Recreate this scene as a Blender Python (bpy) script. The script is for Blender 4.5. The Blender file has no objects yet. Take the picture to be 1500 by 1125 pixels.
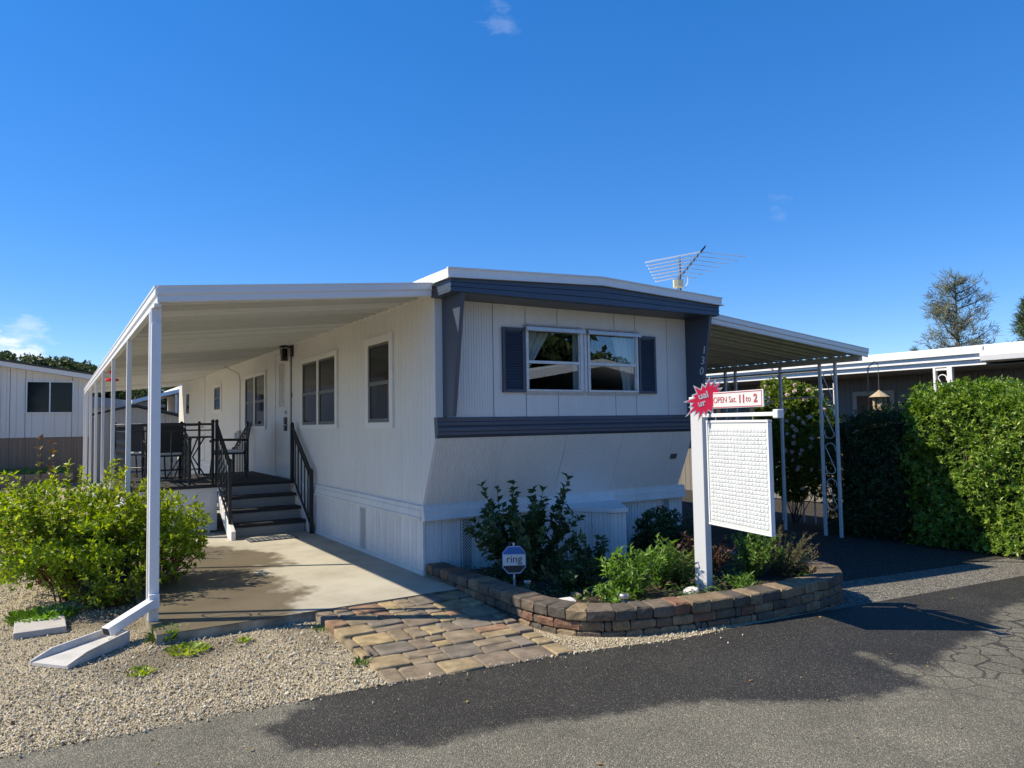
import bpy, bmesh, math, random
import numpy as np
from mathutils import Vector, Matrix
R = math.radians
random.seed(7); rng = np.random.default_rng(7)
scene = bpy.context.scene
COL = scene.collection

# ------------------------------------------------------------------ camera
cam = bpy.data.objects.new('camera', bpy.data.cameras.new('camera')); COL.objects.link(cam)
cam.data.sensor_width = 36.0; cam.data.lens = 36.0*1059.25/1500.0
cam.data.clip_start = .05; cam.data.clip_end = 3000
_r = Vector((0.84592616, -0.53304942, -0.01634736)); _u = Vector((-0.01465949, -0.05388374, 0.9984396)); _f = Vector((0.53309851, 0.84436654, 0.0533959))
cam.matrix_world = Matrix(((_r.x, _u.x, -_f.x, -3.2747), (_r.y, _u.y, -_f.y, -6.6308), (_r.z, _u.z, -_f.z, 1.5768), (0, 0, 0, 1)))
scene.camera = cam

# ------------------------------------------------------------------ light
SUN_EL, SUN_AZ = 45.5, -60.0           # azimuth measured from +Y towards +X
world = bpy.data.worlds.new('World'); scene.world = world; world.use_nodes = True
wn, wl = world.node_tree.nodes, world.node_tree.links
bg = wn['Background']
sky = wn.new('ShaderNodeTexSky'); sky.sky_type = 'NISHITA'; sky.sun_disc = False
sky.sun_elevation = R(SUN_EL); sky.sun_rotation = R(SUN_AZ); sky.altitude = 300
sky.air_density = .72; sky.dust_density = 0.0; sky.ozone_density = 4.5
hs = wn.new('ShaderNodeHueSaturation'); hs.inputs['Saturation'].default_value = 1.64; hs.inputs['Hue'].default_value = .512; hs.inputs['Value'].default_value = 1.5
gm = wn.new('ShaderNodeGamma'); gm.inputs['Gamma'].default_value = .62; wl.new(sky.outputs[0], gm.inputs['Color'])
wl.new(gm.outputs[0], hs.inputs['Color'])
# thin clouds: noise on the sky direction, limited to a few small patches
tc = wn.new('ShaderNodeTexCoord'); mp = wn.new('ShaderNodeMapping'); mp.inputs['Scale'].default_value = (1, 1, 2.6)
wl.new(tc.outputs['Generated'], mp.inputs['Vector'])
nz = wn.new('ShaderNodeTexNoise'); nz.inputs['Scale'].default_value = 22; nz.inputs['Detail'].default_value = 7; nz.inputs['Roughness'].default_value = .6
wl.new(mp.outputs[0], nz.inputs['Vector'])
def cloud_patch(d, size, dens):
    dv = wn.new('ShaderNodeVectorMath'); dv.operation = 'DISTANCE'; dv.inputs[1].default_value = Vector(d).normalized()
    wl.new(tc.outputs['Generated'], dv.inputs[0])
    mr = wn.new('ShaderNodeMapRange'); mr.inputs['From Min'].default_value = size; mr.inputs['From Max'].default_value = size*.25
    mr.inputs['To Min'].default_value = 0; mr.inputs['To Max'].default_value = .42
    wl.new(dv.outputs['Value'], mr.inputs['Value'])
    ad = wn.new('ShaderNodeMath'); ad.operation = 'ADD'; wl.new(nz.outputs[0], ad.inputs[0]); wl.new(mr.outputs[0], ad.inputs[1])
    m2 = wn.new('ShaderNodeMapRange'); m2.interpolation_type = 'SMOOTHSTEP'
    m2.inputs['From Min'].default_value = .76; m2.inputs['From Max'].default_value = 1.0; m2.inputs['To Max'].default_value = dens
    wl.new(ad.outputs[0], m2.inputs['Value']); return m2.outputs[0]
def pix_dir(px, py): return _r*((px-750)/1059.25) - _u*((py-562.5)/1059.25) + _f
last = None
for px, py, s, d in ((8, 516, .05, .75), (50, 520, .035, .65), (40, 492, .05, .3), (732, 32, .045, .10), (1140, 308, .03, .06), (-260, 515, .2, .8), (-700, 480, .25, .7), (2300, 470, .25, .7), (2900, 430, .3, .7)):
    c = cloud_patch(pix_dir(px, py), s, d)
    if last is None: last = c
    else:
        mx = wn.new('ShaderNodeMath'); mx.operation = 'MAXIMUM'; wl.new(last, mx.inputs[0]); wl.new(c, mx.inputs[1]); last = mx.outputs[0]
mixc = wn.new('ShaderNodeMix'); mixc.data_type = 'RGBA'
wl.new(last, mixc.inputs['Factor']); wl.new(hs.outputs[0], mixc.inputs[6]); mixc.inputs[7].default_value = (4.6, 4.7, 4.9, 1)
wl.new(mixc.outputs[2], bg.inputs['Color']); bg.inputs['Strength'].default_value = 0.15
sl = bpy.data.lights.new('sun', 'SUN'); sun = bpy.data.objects.new('sun', sl); COL.objects.link(sun)
sl.energy = 4.5; sl.angle = R(.53); sl.color = (1, .885, .70)
sdir = Vector((math.sin(R(SUN_AZ))*math.cos(R(SUN_EL)), math.cos(R(SUN_AZ))*math.cos(R(SUN_EL)), math.sin(R(SUN_EL))))
sun.rotation_euler = sdir.to_track_quat('Z', 'Y').to_euler()
vs = scene.view_settings; vs.view_transform = 'Standard'; vs.look = 'None'; vs.exposure = 0.7; vs.gamma = 1; vs.use_curve_mapping = False
scene.render.engine = 'CYCLES'; scene.cycles.max_bounces = 8; scene.cycles.transparent_max_bounces = 12

# ------------------------------------------------------------------ materials
def nmat(name):
    m = bpy.data.materials.new(name); m.use_nodes = True
    return m, m.node_tree.nodes, m.node_tree.links, m.node_tree.nodes['Principled BSDF']
def ramp(nt, stops, interp='LINEAR'):
    r = nt.new('ShaderNodeValToRGB'); e = r.color_ramp.elements; r.color_ramp.interpolation = interp
    while len(e) > 1: e.remove(e[-1])
    e[0].position = stops[0][0]; e[0].color = (*stops[0][1], 1)
    for p, c in stops[1:]:
        k = e.new(p); k.color = (*c, 1)
    return r
def pm(name, col, rough=.5, var=.08, scale=4, fine=60, bump=.0, bscale=200, metal=0, spec=.5, streak=0):
    """painted / plain surface: soft patchy variation, fine grain, optional vertical streaks of dirt"""
    m, n, l, b = nmat(name)
    t = n.new('ShaderNodeTexCoord')
    n1 = n.new('ShaderNodeTexNoise'); n1.inputs['Scale'].default_value = scale; n1.inputs['Detail'].default_value = 6
    n2 = n.new('ShaderNodeTexNoise'); n2.inputs['Scale'].default_value = fine; n2.inputs['Detail'].default_value = 3
    l.new(t.outputs['Object'], n1.inputs['Vector']); l.new(t.outputs['Object'], n2.inputs['Vector'])
    a = n.new('ShaderNodeMath'); a.operation = 'ADD'; l.new(n1.outputs[0], a.inputs[0]); l.new(n2.outputs[0], a.inputs[1])
    fac = a.outputs[0]
    if streak:
        mpp = n.new('ShaderNodeMapping'); mpp.inputs['Scale'].default_value = (9, 9, .5); l.new(t.outputs['Object'], mpp.inputs['Vector'])
        n3 = n.new('ShaderNodeTexNoise'); n3.inputs['Scale'].default_value = 1.6; n3.inputs['Detail'].default_value = 4; l.new(mpp.outputs[0], n3.inputs['Vector'])
        mm = n.new('ShaderNodeMath'); mm.operation = 'MULTIPLY_ADD'; mm.inputs[1].default_value = streak; l.new(n3.outputs[0], mm.inputs[0]); l.new(fac, mm.inputs[2]); fac = mm.outputs[0]
    lo = .6+.25*streak; hi = 1.4+.75*streak
    mr = n.new('ShaderNodeMapRange'); mr.inputs['From Min'].default_value = lo; mr.inputs['From Max'].default_value = hi
    mr.inputs['To Min'].default_value = 1-var; mr.inputs['To Max'].default_value = 1+var*.6; l.new(fac, mr.inputs['Value'])
    v = n.new('ShaderNodeVectorMath'); v.operation = 'SCALE'; v.inputs[0].default_value = col; l.new(mr.outputs[0], v.inputs['Scale'])
    l.new(v.outputs[0], b.inputs['Base Color'])
    b.inputs['Roughness'].default_value = rough; b.inputs['Metallic'].default_value = metal; b.inputs['Specular IOR Level'].default_value = spec
    if bump:
        n4 = n.new('ShaderNodeTexNoise'); n4.inputs['Scale'].default_value = bscale; n4.inputs['Detail'].default_value = 3; l.new(t.outputs['Object'], n4.inputs['Vector'])
        bp = n.new('ShaderNodeBump'); bp.inputs['Strength'].default_value = bump; bp.inputs['Distance'].default_value = .004; l.new(n4.outputs[0], bp.inputs['Height']); l.new(bp.outputs[0], b.inputs['Normal'])
    return m
def leafmat(name, stops, trans=.35, rough=.45, young=None):
    m, n, l, b = nmat(name)
    g = n.new('ShaderNodeNewGeometry'); r = ramp(n, stops); l.new(g.outputs['Random Per Island'], r.inputs[0])
    col = r.outputs[0]
    if young:
        at = n.new('ShaderNodeAttribute'); at.attribute_name = 'young'
        mx = n.new('ShaderNodeMix'); mx.data_type = 'RGBA'; l.new(at.outputs['Fac'], mx.inputs['Factor']); l.new(col, mx.inputs[6]); mx.inputs[7].default_value = (*young, 1); col = mx.outputs[2]
    l.new(col, b.inputs['Base Color']); b.inputs['Roughness'].default_value = rough; b.inputs['Specular IOR Level'].default_value = .4
    tr = n.new('ShaderNodeBsdfTranslucent')
    hsv = n.new('ShaderNodeHueSaturation'); hsv.inputs['Value'].default_value = 1.5; hsv.inputs['Saturation'].default_value = 1.15; l.new(col, hsv.inputs['Color']); l.new(hsv.outputs[0], tr.inputs['Color'])
    ms = n.new('ShaderNodeMixShader'); ms.inputs[0].default_value = trans
    l.new(b.outputs[0], ms.inputs[1]); l.new(tr.outputs[0], ms.inputs[2]); l.new(ms.outputs[0], n['Material Output'].inputs['Surface'])
    return m
def randmat(name, stops, rough=.85, grain=.35, gscale=90, bump=.5, interp='CONSTANT', spec=.3):
    """stone pieces: one tone per object, mottled and grainy"""
    m, n, l, b = nmat(name)
    oi = n.new('ShaderNodeObjectInfo'); r = ramp(n, stops, interp); l.new(oi.outputs['Random'], r.inputs[0])
    t = n.new('ShaderNodeTexCoord')
    ad = n.new('ShaderNodeVectorMath'); ad.operation = 'ADD'; l.new(t.outputs['Object'], ad.inputs[0]); l.new(oi.outputs['Location'], ad.inputs[1])
    n1 = n.new('ShaderNodeTexNoise'); n1.inputs['Scale'].default_value = gscale; n1.inputs['Detail'].default_value = 4; n1.inputs['Roughness'].default_value = .7
    n2 = n.new('ShaderNodeTexNoise'); n2.inputs['Scale'].default_value = 9; n2.inputs['Detail'].default_value = 5
    l.new(ad.outputs[0], n1.inputs['Vector']); l.new(ad.outputs[0], n2.inputs['Vector'])
    a = n.new('ShaderNodeMath'); a.operation = 'ADD'; l.new(n1.outputs[0], a.inputs[0]); l.new(n2.outputs[0], a.inputs[1])
    mr = n.new('ShaderNodeMapRange'); mr.inputs['From Min'].default_value = .65; mr.inputs['From Max'].default_value = 1.35; mr.inputs['To Min'].default_value = 1-grain; mr.inputs['To Max'].default_value = 1+grain
    l.new(a.outputs[0], mr.inputs['Value'])
    v = n.new('ShaderNodeVectorMath'); v.operation = 'SCALE'; l.new(r.outputs[0], v.inputs[0]); l.new(mr.outputs[0], v.inputs['Scale']); l.new(v.outputs[0], b.inputs['Base Color'])
    b.inputs['Roughness'].default_value = rough; b.inputs['Specular IOR Level'].default_value = spec
    bp = n.new('ShaderNodeBump'); bp.inputs['Strength'].default_value = bump; bp.inputs['Distance'].default_value = .006; l.new(a.outputs[0], bp.inputs['Height']); l.new(bp.outputs[0], b.inputs['Normal'])
    return m
def glassmat(name, tint=(.9, .95, .95), clear=.6):
    m, n, l, b = nmat(name)
    tr = n.new('ShaderNodeBsdfTransparent'); tr.inputs[0].default_value = (*tint, 1)
    gl = n.new('ShaderNodeBsdfGlossy'); gl.inputs['Roughness'].default_value = .01; gl.inputs['Color'].default_value = (.9, .95, 1, 1)
    lw = n.new('ShaderNodeLayerWeight'); lw.inputs['Blend'].default_value = .5
    pw = n.new('ShaderNodeMath'); pw.operation = 'POWER'; pw.inputs[1].default_value = 4.0; l.new(lw.outputs['Facing'], pw.inputs[0])
    fr = n.new('ShaderNodeMath'); fr.operation = 'MULTIPLY_ADD'; fr.inputs[1].default_value = .86; fr.inputs[2].default_value = .09; l.new(pw.outputs[0], fr.inputs[0])
    ms = n.new('ShaderNodeMixShader'); l.new(fr.outputs[0], ms.inputs[0]); l.new(tr.outputs[0], ms.inputs[1]); l.new(gl.outputs[0], ms.inputs[2]); l.new(ms.outputs[0], n['Material Output'].inputs['Surface'])
    return m

M = {}
M['wall'] = pm('white_siding', (.73, .715, .675), .42, .13, 1.2, 40, streak=.5)
M['front'] = pm('front_siding', (.73, .715, .68), .45, .14, 1.2, 40, streak=.6)
M['skirt'] = pm('skirt_white', (.69, .70, .69), .5, .2, 2, 40, streak=.6)
M['trimwhite'] = pm('white_trim', (.76, .75, .72), .4, .05, 3, 50)
M['metal'] = pm('white_aluminium', (.74, .75, .76), .35, .07, 2.5, 60, streak=.5)
M['rooftop'] = pm('roof_coating', (.78, .78, .76), .5, .08, 2, 40)
M['pan'] = randmat('awning_pan', [(0, (.57, .58, .56)), (.25, (.69, .70, .68)), (.5, (.62, .63, .61)), (.75, (.72, .73, .71))], .38, .05, 30, .03)
M['panolive'] = randmat('carport_pan', [(0, (.46, .47, .40)), (.3, (.56, .57, .49)), (.6, (.50, .51, .43)), (.8, (.60, .61, .53))], .42, .15, 30, .05)
M['navy'] = pm('navy_paint', (.054, .073, .108), .42, .12, 2, 50)
M['black'] = pm('black_iron', (.012, .013, .015), .4, .2, 8, 60)
M['deck'] = pm('dark_deck_carpet', (.028, .03, .034), .9, .3, 5, 220, bump=.5, bscale=400)
M['riser'] = pm('grey_riser', (.25, .26, .26), .6, .15, 3, 60)
M['darkglass'] = pm('dark_window_glass', (.012, .015, .018), .06, .1, 2, 20, spec=.18)
M['glass'] = glassmat('clear_glass')
M['sash'] = pm('bronze_sash', (.11, .11, .10), .4, .1, 5, 50)
M['alu'] = pm('weathered_aluminium', (.62, .64, .66), .38, .2, 9, 90, metal=.35)
M['alu_worn'] = pm('worn_cap', (.52, .50, .48), .6, .45, 14, 90)
M['dark'] = pm('dark_interior', (.015, .014, .013), .9, .2, 3, 30)
M['curtain'] = leafmat('sheer_curtain', [(0, (.75, .76, .78)), (1, (.8, .8, .8))], .4, .8)
M['concrete_block'] = pm('pale_concrete', (.42, .40, .37), .9, .2, 8, 160, bump=.5, bscale=150)
M['splash'] = pm('pale_splash_concrete', (.50, .49, .46), .85, .3, 9, 150, bump=.4, bscale=120)
M['white_plastic'] = pm('white_plastic', (.66, .67, .68), .35, .04, 4, 60)
M['signwhite'] = pm('sign_white', (.60, .625, .635), .4, .03, 5, 80)
M['red'] = pm('sign_red', (.86, .015, .07), .4, .06, 6, 60)
M['darkred'] = pm('print_dark_red', (.42, .05, .07), .5, .12, 9, 60)
M['feeder_red'] = pm('feeder_red', (.75, .02, .015), .25, .06, 6, 60)
M['blue'] = pm('sign_blue', (.012, .13, .42), .4, .05, 6, 60)
M['signdark'] = pm('sign_charcoal', (.02, .025, .03), .4, .05, 6, 60)
M['digit'] = pm('digit_white', (.66, .68, .70), .45, .1, 9, 60)
M['fabric_dark'] = pm('charcoal_sling', (.035, .037, .042), .8, .15, 9, 250)
M['fabric_light'] = pm('pale_cushion', (.62, .64, .68), .8, .08, 9, 150)
M['wood'] = pm('brown_wood', (.16, .085, .045), .7, .3, 7, 60)
M['bark'] = pm('bark', (.085, .065, .05), .9, .35, 9, 60, bump=.8, bscale=60)
M['greybark'] = pm('grey_bark', (.12, .10, .085), .9, .35, 5, 40, bump=.8, bscale=40)
M['twig'] = pm('twig', (.10, .07, .045), .8, .3, 9, 60)
M['redtwig'] = pm('red_twig', (.17, .055, .035), .7, .3, 9, 60)
M['soil'] = pm('planter_soil', (.035, .026, .02), .95, .4, 9, 90, bump=1, bscale=60)
M['bedwall'] = pm('tan_block', (.22, .17, .13), .9, .25, 3, 40)
M['nbwall'] = pm('beige_siding', (.62, .60, .56), .55, .05, 1.5, 40, streak=.5)
M['nbskirt'] = pm('brown_skirting', (.23, .165, .115), .7, .12, 2, 40, streak=.5)
M['shed'] = pm('tan_shed_wall', (.46, .42, .35), .6, .08, 2, 40, streak=.4)
M['darkroof'] = pm('dark_shingle', (.05, .05, .05), .85, .25, 4, 60)
M['greyroof'] = pm('grey_metal_roof', (.30, .31, .33), .5, .12, 3, 40)
M['rwall'] = pm('taupe_siding', (.20, .185, .165), .6, .1, 2, 40, streak=.5)
M['straw'] = pm('straw_roof', (.42, .33, .21), .85, .25, 12, 90)
M['feederwood'] = pm('feeder_wood', (.42, .33, .2), .8, .2, 9, 60)
M['bluepot'] = pm('blue_glaze', (.012, .03, .075), .25, .2, 6, 60)
M['rock'] = pm('white_rock', (.62, .60, .56), .8, .2, 12, 90, bump=.6, bscale=60)
M['steel'] = pm('brushed_steel', (.55, .54, .5), .3, .15, 20, 120, metal=.9)
M['rubber'] = pm('black_mat', (.02, .021, .024), .8, .3, 30, 200, bump=.6, bscale=160)
M['covermix'] = leafmat('ground_cover_leaf', [(0, (.03, .06, .015)), (.4, (.08, .15, .025)), (.7, (.14, .24, .04)), (.85, (.12, .08, .04)), (1, (.2, .14, .07))], .3, .5)
M['petal'] = leafmat('pink_petals', [(0, (.72, .50, .50)), (1, (.80, .68, .64))], .3, .6)
M['paver'] = randmat('paver_stone', [(0, (.225, .18, .12)), (.17, (.30, .235, .135)), (.30, (.255, .16, .10)), (.42, (.185, .16, .125)), (.58, (.25, .20, .135)), (.74, (.36, .275, .145)), (.82, (.205, .165, .12))], grain=.6, gscale=190, bump=1.0)
M['block'] = randmat('wall_block', [(0, (.12, .095, .068)), (.16, (.18, .135, .085)), (.34, (.19, .105, .068)), (.5, (.085, .074, .06)), (.64, (.22, .165, .10)), (.8, (.13, .105, .08))], grain=.55, gscale=60, bump=.6)

# asphalt: dry grey, a wet dark zone carried by the mesh attribute, bright aggregate, crack network
def asphalt():
    m, n, l, b = nmat('asphalt'); t = n.new('ShaderNodeTexCoord')
    at = n.new('ShaderNodeAttribute'); at.attribute_name = 'wet'
    ck = n.new('ShaderNodeAttribute'); ck.attribute_name = 'cracked'
    nw = n.new('ShaderNodeTexNoise'); nw.inputs['Scale'].default_value = 5; nw.inputs['Detail'].default_value = 8; nw.inputs['Roughness'].default_value = .65; l.new(t.outputs['Object'], nw.inputs['Vector'])
    ma = n.new('ShaderNodeMath'); ma.operation = 'MULTIPLY_ADD'; ma.inputs[1].default_value = .34; l.new(nw.outputs[0], ma.inputs[0]); l.new(at.outputs['Fac'], ma.inputs[2])
    wet = n.new('ShaderNodeMapRange'); wet.interpolation_type = 'SMOOTHSTEP'; wet.inputs['From Min'].default_value = .12; wet.inputs['From Max'].default_value = .25; l.new(ma.outputs[0], wet.inputs['Value'])
    v = n.new('ShaderNodeTexVoronoi'); v.inputs['Scale'].default_value = 160; l.new(t.outputs['Object'], v.inputs['Vector'])
    sep = n.new('ShaderNodeSeparateColor'); l.new(v.outputs['Color'], sep.inputs[0])
    dr = ramp(n, [(0, (.085, .081, .063)), (.45, (.125, .119, .093)), (.8, (.165, .156, .122)), (.94, (.24, .225, .17)), (1, (.34, .31, .24))]); l.new(sep.outputs[0], dr.inputs[0])
    wr = ramp(n, [(0, (.018, .0175, .0155)), (.6, (.033, .032, .028)), (.86, (.046, .044, .039)), (.95, (.075, .069, .057)), (1, (.18, .165, .13))]); l.new(sep.outputs[0], wr.inputs[0])
    mx = n.new('ShaderNodeMix'); mx.data_type = 'RGBA'; l.new(wet.outputs[0], mx.inputs['Factor']); l.new(dr.outputs[0], mx.inputs[6]); l.new(wr.outputs[0], mx.inputs[7])
    n3 = n.new('ShaderNodeTexNoise'); n3.inputs['Scale'].default_value = 1.3; n3.inputs['Detail'].default_value = 9; n3.inputs['Roughness'].default_value = .7; l.new(t.outputs['Object'], n3.inputs['Vector'])
    m3 = n.new('ShaderNodeMapRange'); m3.inputs['From Min'].default_value = .3; m3.inputs['From Max'].default_value = .7; m3.inputs['To Min'].default_value = .78; m3.inputs['To Max'].default_value = 1.3; l.new(n3.outputs[0], m3.inputs['Value'])
    sc = n.new('ShaderNodeVectorMath'); sc.operation = 'SCALE'; l.new(mx.outputs[2], sc.inputs[0]); l.new(m3.outputs[0], sc.inputs['Scale'])
    # cracks
    wv = n.new('ShaderNodeTexNoise'); wv.inputs['Scale'].default_value = 3; wv.inputs['Detail'].default_value = 4; l.new(t.outputs['Object'], wv.inputs['Vector'])
    wa = n.new('ShaderNodeVectorMath'); wa.operation = 'MULTIPLY_ADD'; wa.inputs[1].default_value = (.25, .25, 0); l.new(wv.outputs['Color'], wa.inputs[0]); l.new(t.outputs['Object'], wa.inputs[2])
    vc = n.new('ShaderNodeTexVoronoi'); vc.feature = 'DISTANCE_TO_EDGE'; vc.inputs['Scale'].default_value = 4.6; l.new(wa.outputs[0], vc.inputs['Vector'])
    cr = n.new('ShaderNodeMapRange'); cr.inputs['From Min'].default_value = .016; cr.inputs['From Max'].default_value = .06; cr.inputs['To Min'].default_value = 1; cr.inputs['To Max'].default_value = 0; l.new(vc.outputs['Distance'], cr.inputs['Value'])
    cm = n.new('ShaderNodeMath'); cm.operation = 'MULTIPLY'; l.new(cr.outputs[0], cm.inputs[0]); l.new(ck.outputs['Fac'], cm.inputs[1])
    mc = n.new('ShaderNodeMix'); mc.data_type = 'RGBA'; l.new(cm.outputs[0], mc.inputs['Factor']); l.new(sc.outputs[0], mc.inputs[6]); mc.inputs[7].default_value = (.03, .029, .027, 1)
    l.new(mc.outputs[2], b.inputs['Base Color'])
    rr = n.new('ShaderNodeMapRange'); rr.inputs['To Min'].default_value = .92; rr.inputs['To Max'].default_value = .6; l.new(wet.outputs[0], rr.inputs['Value']); l.new(rr.outputs[0], b.inputs['Roughness'])
    b.inputs['Specular IOR Level'].default_value = .3
    bp = n.new('ShaderNodeBump'); bp.inputs['Strength'].default_value = .8; bp.inputs['Distance'].default_value = .006; l.new(v.outputs['Distance'], bp.inputs['Height']); bp.invert = True; l.new(bp.outputs[0], b.inputs['Normal'])
    return m
M['asphalt'] = asphalt()
def aggregate(name, stops, scale, dirt, bump=1.0):
    m, n, l, b = nmat(name); t = n.new('ShaderNodeTexCoord')
    v = n.new('ShaderNodeTexVoronoi'); v.inputs['Scale'].default_value = scale; l.new(t.outputs['Object'], v.inputs['Vector'])
    sep = n.new('ShaderNodeSeparateColor'); l.new(v.outputs['Color'], sep.inputs[0])
    r = ramp(n, stops); l.new(sep.outputs[0], r.inputs[0])
    n1 = n.new('ShaderNodeTexNoise'); n1.inputs['Scale'].default_value = 1.1; n1.inputs['Detail'].default_value = 8; n1.inputs['Roughness'].default_value = .65; l.new(t.outputs['Object'], n1.inputs['Vector'])
    mr = n.new('ShaderNodeMapRange'); mr.inputs['From Min'].default_value = .52; mr.inputs['From Max'].default_value = .74; mr.inputs['To Max'].default_value = dirt; at = n.new('ShaderNodeAttribute'); at.attribute_name = 'dirt'; am = n.new('ShaderNodeMath'); am.operation = 'MULTIPLY_ADD'; am.inputs[1].default_value = .32; l.new(at.outputs['Fac'], am.inputs[0]); l.new(n1.outputs[0], am.inputs[2])
    l.new(am.outputs[0], mr.inputs['Value'])
    mx = n.new('ShaderNodeMix'); mx.data_type = 'RGBA'; l.new(mr.outputs[0], mx.inputs['Factor']); l.new(r.outputs[0], mx.inputs[6]); mx.inputs[7].default_value = (.06, .05, .038, 1)
    l.new(mx.outputs[2], b.inputs['Base Color']); b.inputs['Roughness'].default_value = .95; b.inputs['Specular IOR Level'].default_value = .2
    bp = n.new('ShaderNodeBump'); bp.inputs['Strength'].default_value = bump; bp.inputs['Distance'].default_value = .012; bp.invert = True; l.new(v.outputs['Distance'], bp.inputs['Height']); l.new(bp.outputs[0], b.inputs['Normal'])
    return m
M['gravelbase'] = aggregate('gravel_bed', [(0, (.23, .185, .115)), (.5, (.37, .315, .21)), (1, (.52, .465, .34))], 85, .6)
M['aggregate'] = aggregate('exposed_aggregate', [(0, (.05, .05, .046)), (.5, (.12, .115, .10)), (.85, (.22, .205, .17)), (1, (.42, .39, .32))], 85, .35, .6)
M['shadetar'] = aggregate('shade_toned_asphalt', [(0, (.022, .022, .021)), (.6, (.042, .04, .036)), (1, (.10, .09, .075))], 60, .3, .6)  # dark asphalt, toned further down to stand in for the carport shadow
M['earth'] = aggregate('dry_ground', [(0, (.14, .115, .08)), (1, (.24, .2, .145))], 30, .5)
def slabmat():
    m, n, l, b = nmat('patio_concrete'); t = n.new('ShaderNodeTexCoord')
    n1 = n.new('ShaderNodeTexNoise'); n1.inputs['Scale'].default_value = 1.4; n1.inputs['Detail'].default_value = 9; n1.inputs['Roughness'].default_value = .62; l.new(t.outputs['Object'], n1.inputs['Vector'])
    n2 = n.new('ShaderNodeTexNoise'); n2.inputs['Scale'].default_value = 150; n2.inputs['Detail'].default_value = 3; l.new(t.outputs['Object'], n2.inputs['Vector'])
    base = ramp(n, [(.25, (.27, .25, .195)), (.5, (.39, .365, .29)), (.75, (.47, .445, .365))])
    a = n.new('ShaderNodeMath'); a.operation = 'MULTIPLY_ADD'; a.inputs[1].default_value = .25; l.new(n2.outputs[0], a.inputs[0])
    s0 = n.new('ShaderNodeMath'); s0.operation = 'SUBTRACT'; s0.inputs[1].default_value = .125; l.new(n1.outputs[0], s0.inputs[0]); l.new(s0.outputs[0], a.inputs[2]); l.new(a.outputs[0], base.inputs[0])
    at = n.new('ShaderNodeAttribute'); at.attribute_name = 'wet'
    ma = n.new('ShaderNodeMath'); ma.operation = 'MULTIPLY_ADD'; ma.inputs[1].default_value = .9; l.new(n1.outputs[0], ma.inputs[0]); l.new(at.outputs['Fac'], ma.inputs[2])
    wet = n.new('ShaderNodeMapRange'); wet.interpolation_type = 'SMOOTHSTEP'; wet.inputs['From Min'].default_value = .38; wet.inputs['From Max'].default_value = .52; l.new(ma.outputs[0], wet.inputs['Value'])
    mx = n.new('ShaderNodeMix'); mx.data_type = 'RGBA'; mx.blend_type = 'MULTIPLY'; l.new(wet.outputs[0], mx.inputs['Factor']); l.new(base.outputs[0], mx.inputs[6]); mx.inputs[7].default_value = (.34, .30, .25, 1)
    l.new(mx.outputs[2], b.inputs['Base Color'])
    rr = n.new('ShaderNodeMapRange'); rr.inputs['To Min'].default_value = .9; rr.inputs['To Max'].default_value = .5; l.new(wet.outputs[0], rr.inputs['Value']); l.new(rr.outputs[0], b.inputs['Roughness'])
    bp = n.new('ShaderNodeBump'); bp.inputs['Strength'].default_value = .4; bp.inputs['Distance'].default_value = .003; l.new(n2.outputs[0], bp.inputs['Height']); l.new(bp.outputs[0], b.inputs['Normal'])
    return m
M['slab'] = slabmat()
def pebblemat():
    m, n, l, b = nmat('pebble'); oi = n.new('ShaderNodeObjectInfo')
    r = ramp(n, [(0, (.15, .115, .075)), (.14, (.36, .30, .19)), (.4, (.51, .445, .30)), (.7, (.60, .54, .39)), (.9, (.68, .63, .50)), (1, (.28, .24, .18))]); l.new(oi.outputs['Random'], r.inputs[0])
    l.new(r.outputs[0], b.inputs['Base Color']); b.inputs['Roughness'].default_value = .85; b.inputs['Specular IOR Level'].default_value = .25
    return m
M['pebble'] = pebblemat()
M['hedge'] = leafmat('hedge_leaf', [(0, (.03, .075, .012)), (.5, (.07, .155, .02)), (1, (.14, .25, .032))], .38, .34, young=(.42, .55, .08))
M['bushleaf'] = leafmat('yellow_green_leaf', [(0, (.085, .14, .014)), (.4, (.19, .285, .022)), (.8, (.31, .41, .035)), (1, (.40, .46, .06))], .45, .42, young=(.36, .38, .05))
M['roseleaf'] = leafmat('rose_leaf', [(0, (.04, .075, .02)), (.6, (.075, .12, .03)), (1, (.15, .11, .04))], .3, .45, young=(.22, .07, .03))
M['darkleaf'] = leafmat('dark_shrub_leaf', [(0, (.02, .05, .014)), (1, (.055, .105, .028))], .25, .5)
M['lightleaf'] = leafmat('fresh_green_leaf', [(0, (.09, .19, .025)), (1, (.20, .33, .055))], .4, .45)
M['redleaf'] = leafmat('bronze_leaf', [(0, (.05, .022, .016)), (.6, (.075, .04, .022)), (1, (.05, .06, .02))], .25, .5)
M['greyleaf'] = leafmat('sage_leaf', [(0, (.07, .12, .035)), (.7, (.12, .17, .05)), (1, (.2, .15, .07))], .3, .5, young=(.22, .13, .08))
M['climber'] = leafmat('climbing_rose_leaf', [(0, (.07, .13, .02)), (.6, (.15, .23, .03)), (1, (.26, .26, .05))], .4, .45)
M['oak'] = leafmat('oak_leaf', [(0, (.035, .06, .02)), (1, (.085, .115, .035))], .2, .6)
M['pine'] = leafmat('pine_needles', [(0, (.10, .125, .085)), (.6, (.17, .19, .13)), (1, (.25, .235, .16))], .25, .6)
M['cedar'] = leafmat('cedar_needles', [(0, (.04, .075, .02)), (1, (.09, .13, .035))], .2, .6)
M['grass'] = leafmat('grass_blade', [(0, (.06, .12, .02)), (1, (.14, .22, .04))], .3, .5)
M['litter'] = leafmat('fallen_leaf', [(0, (.30, .24, .06)), (1, (.22, .12, .05))], .2, .7)

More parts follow.
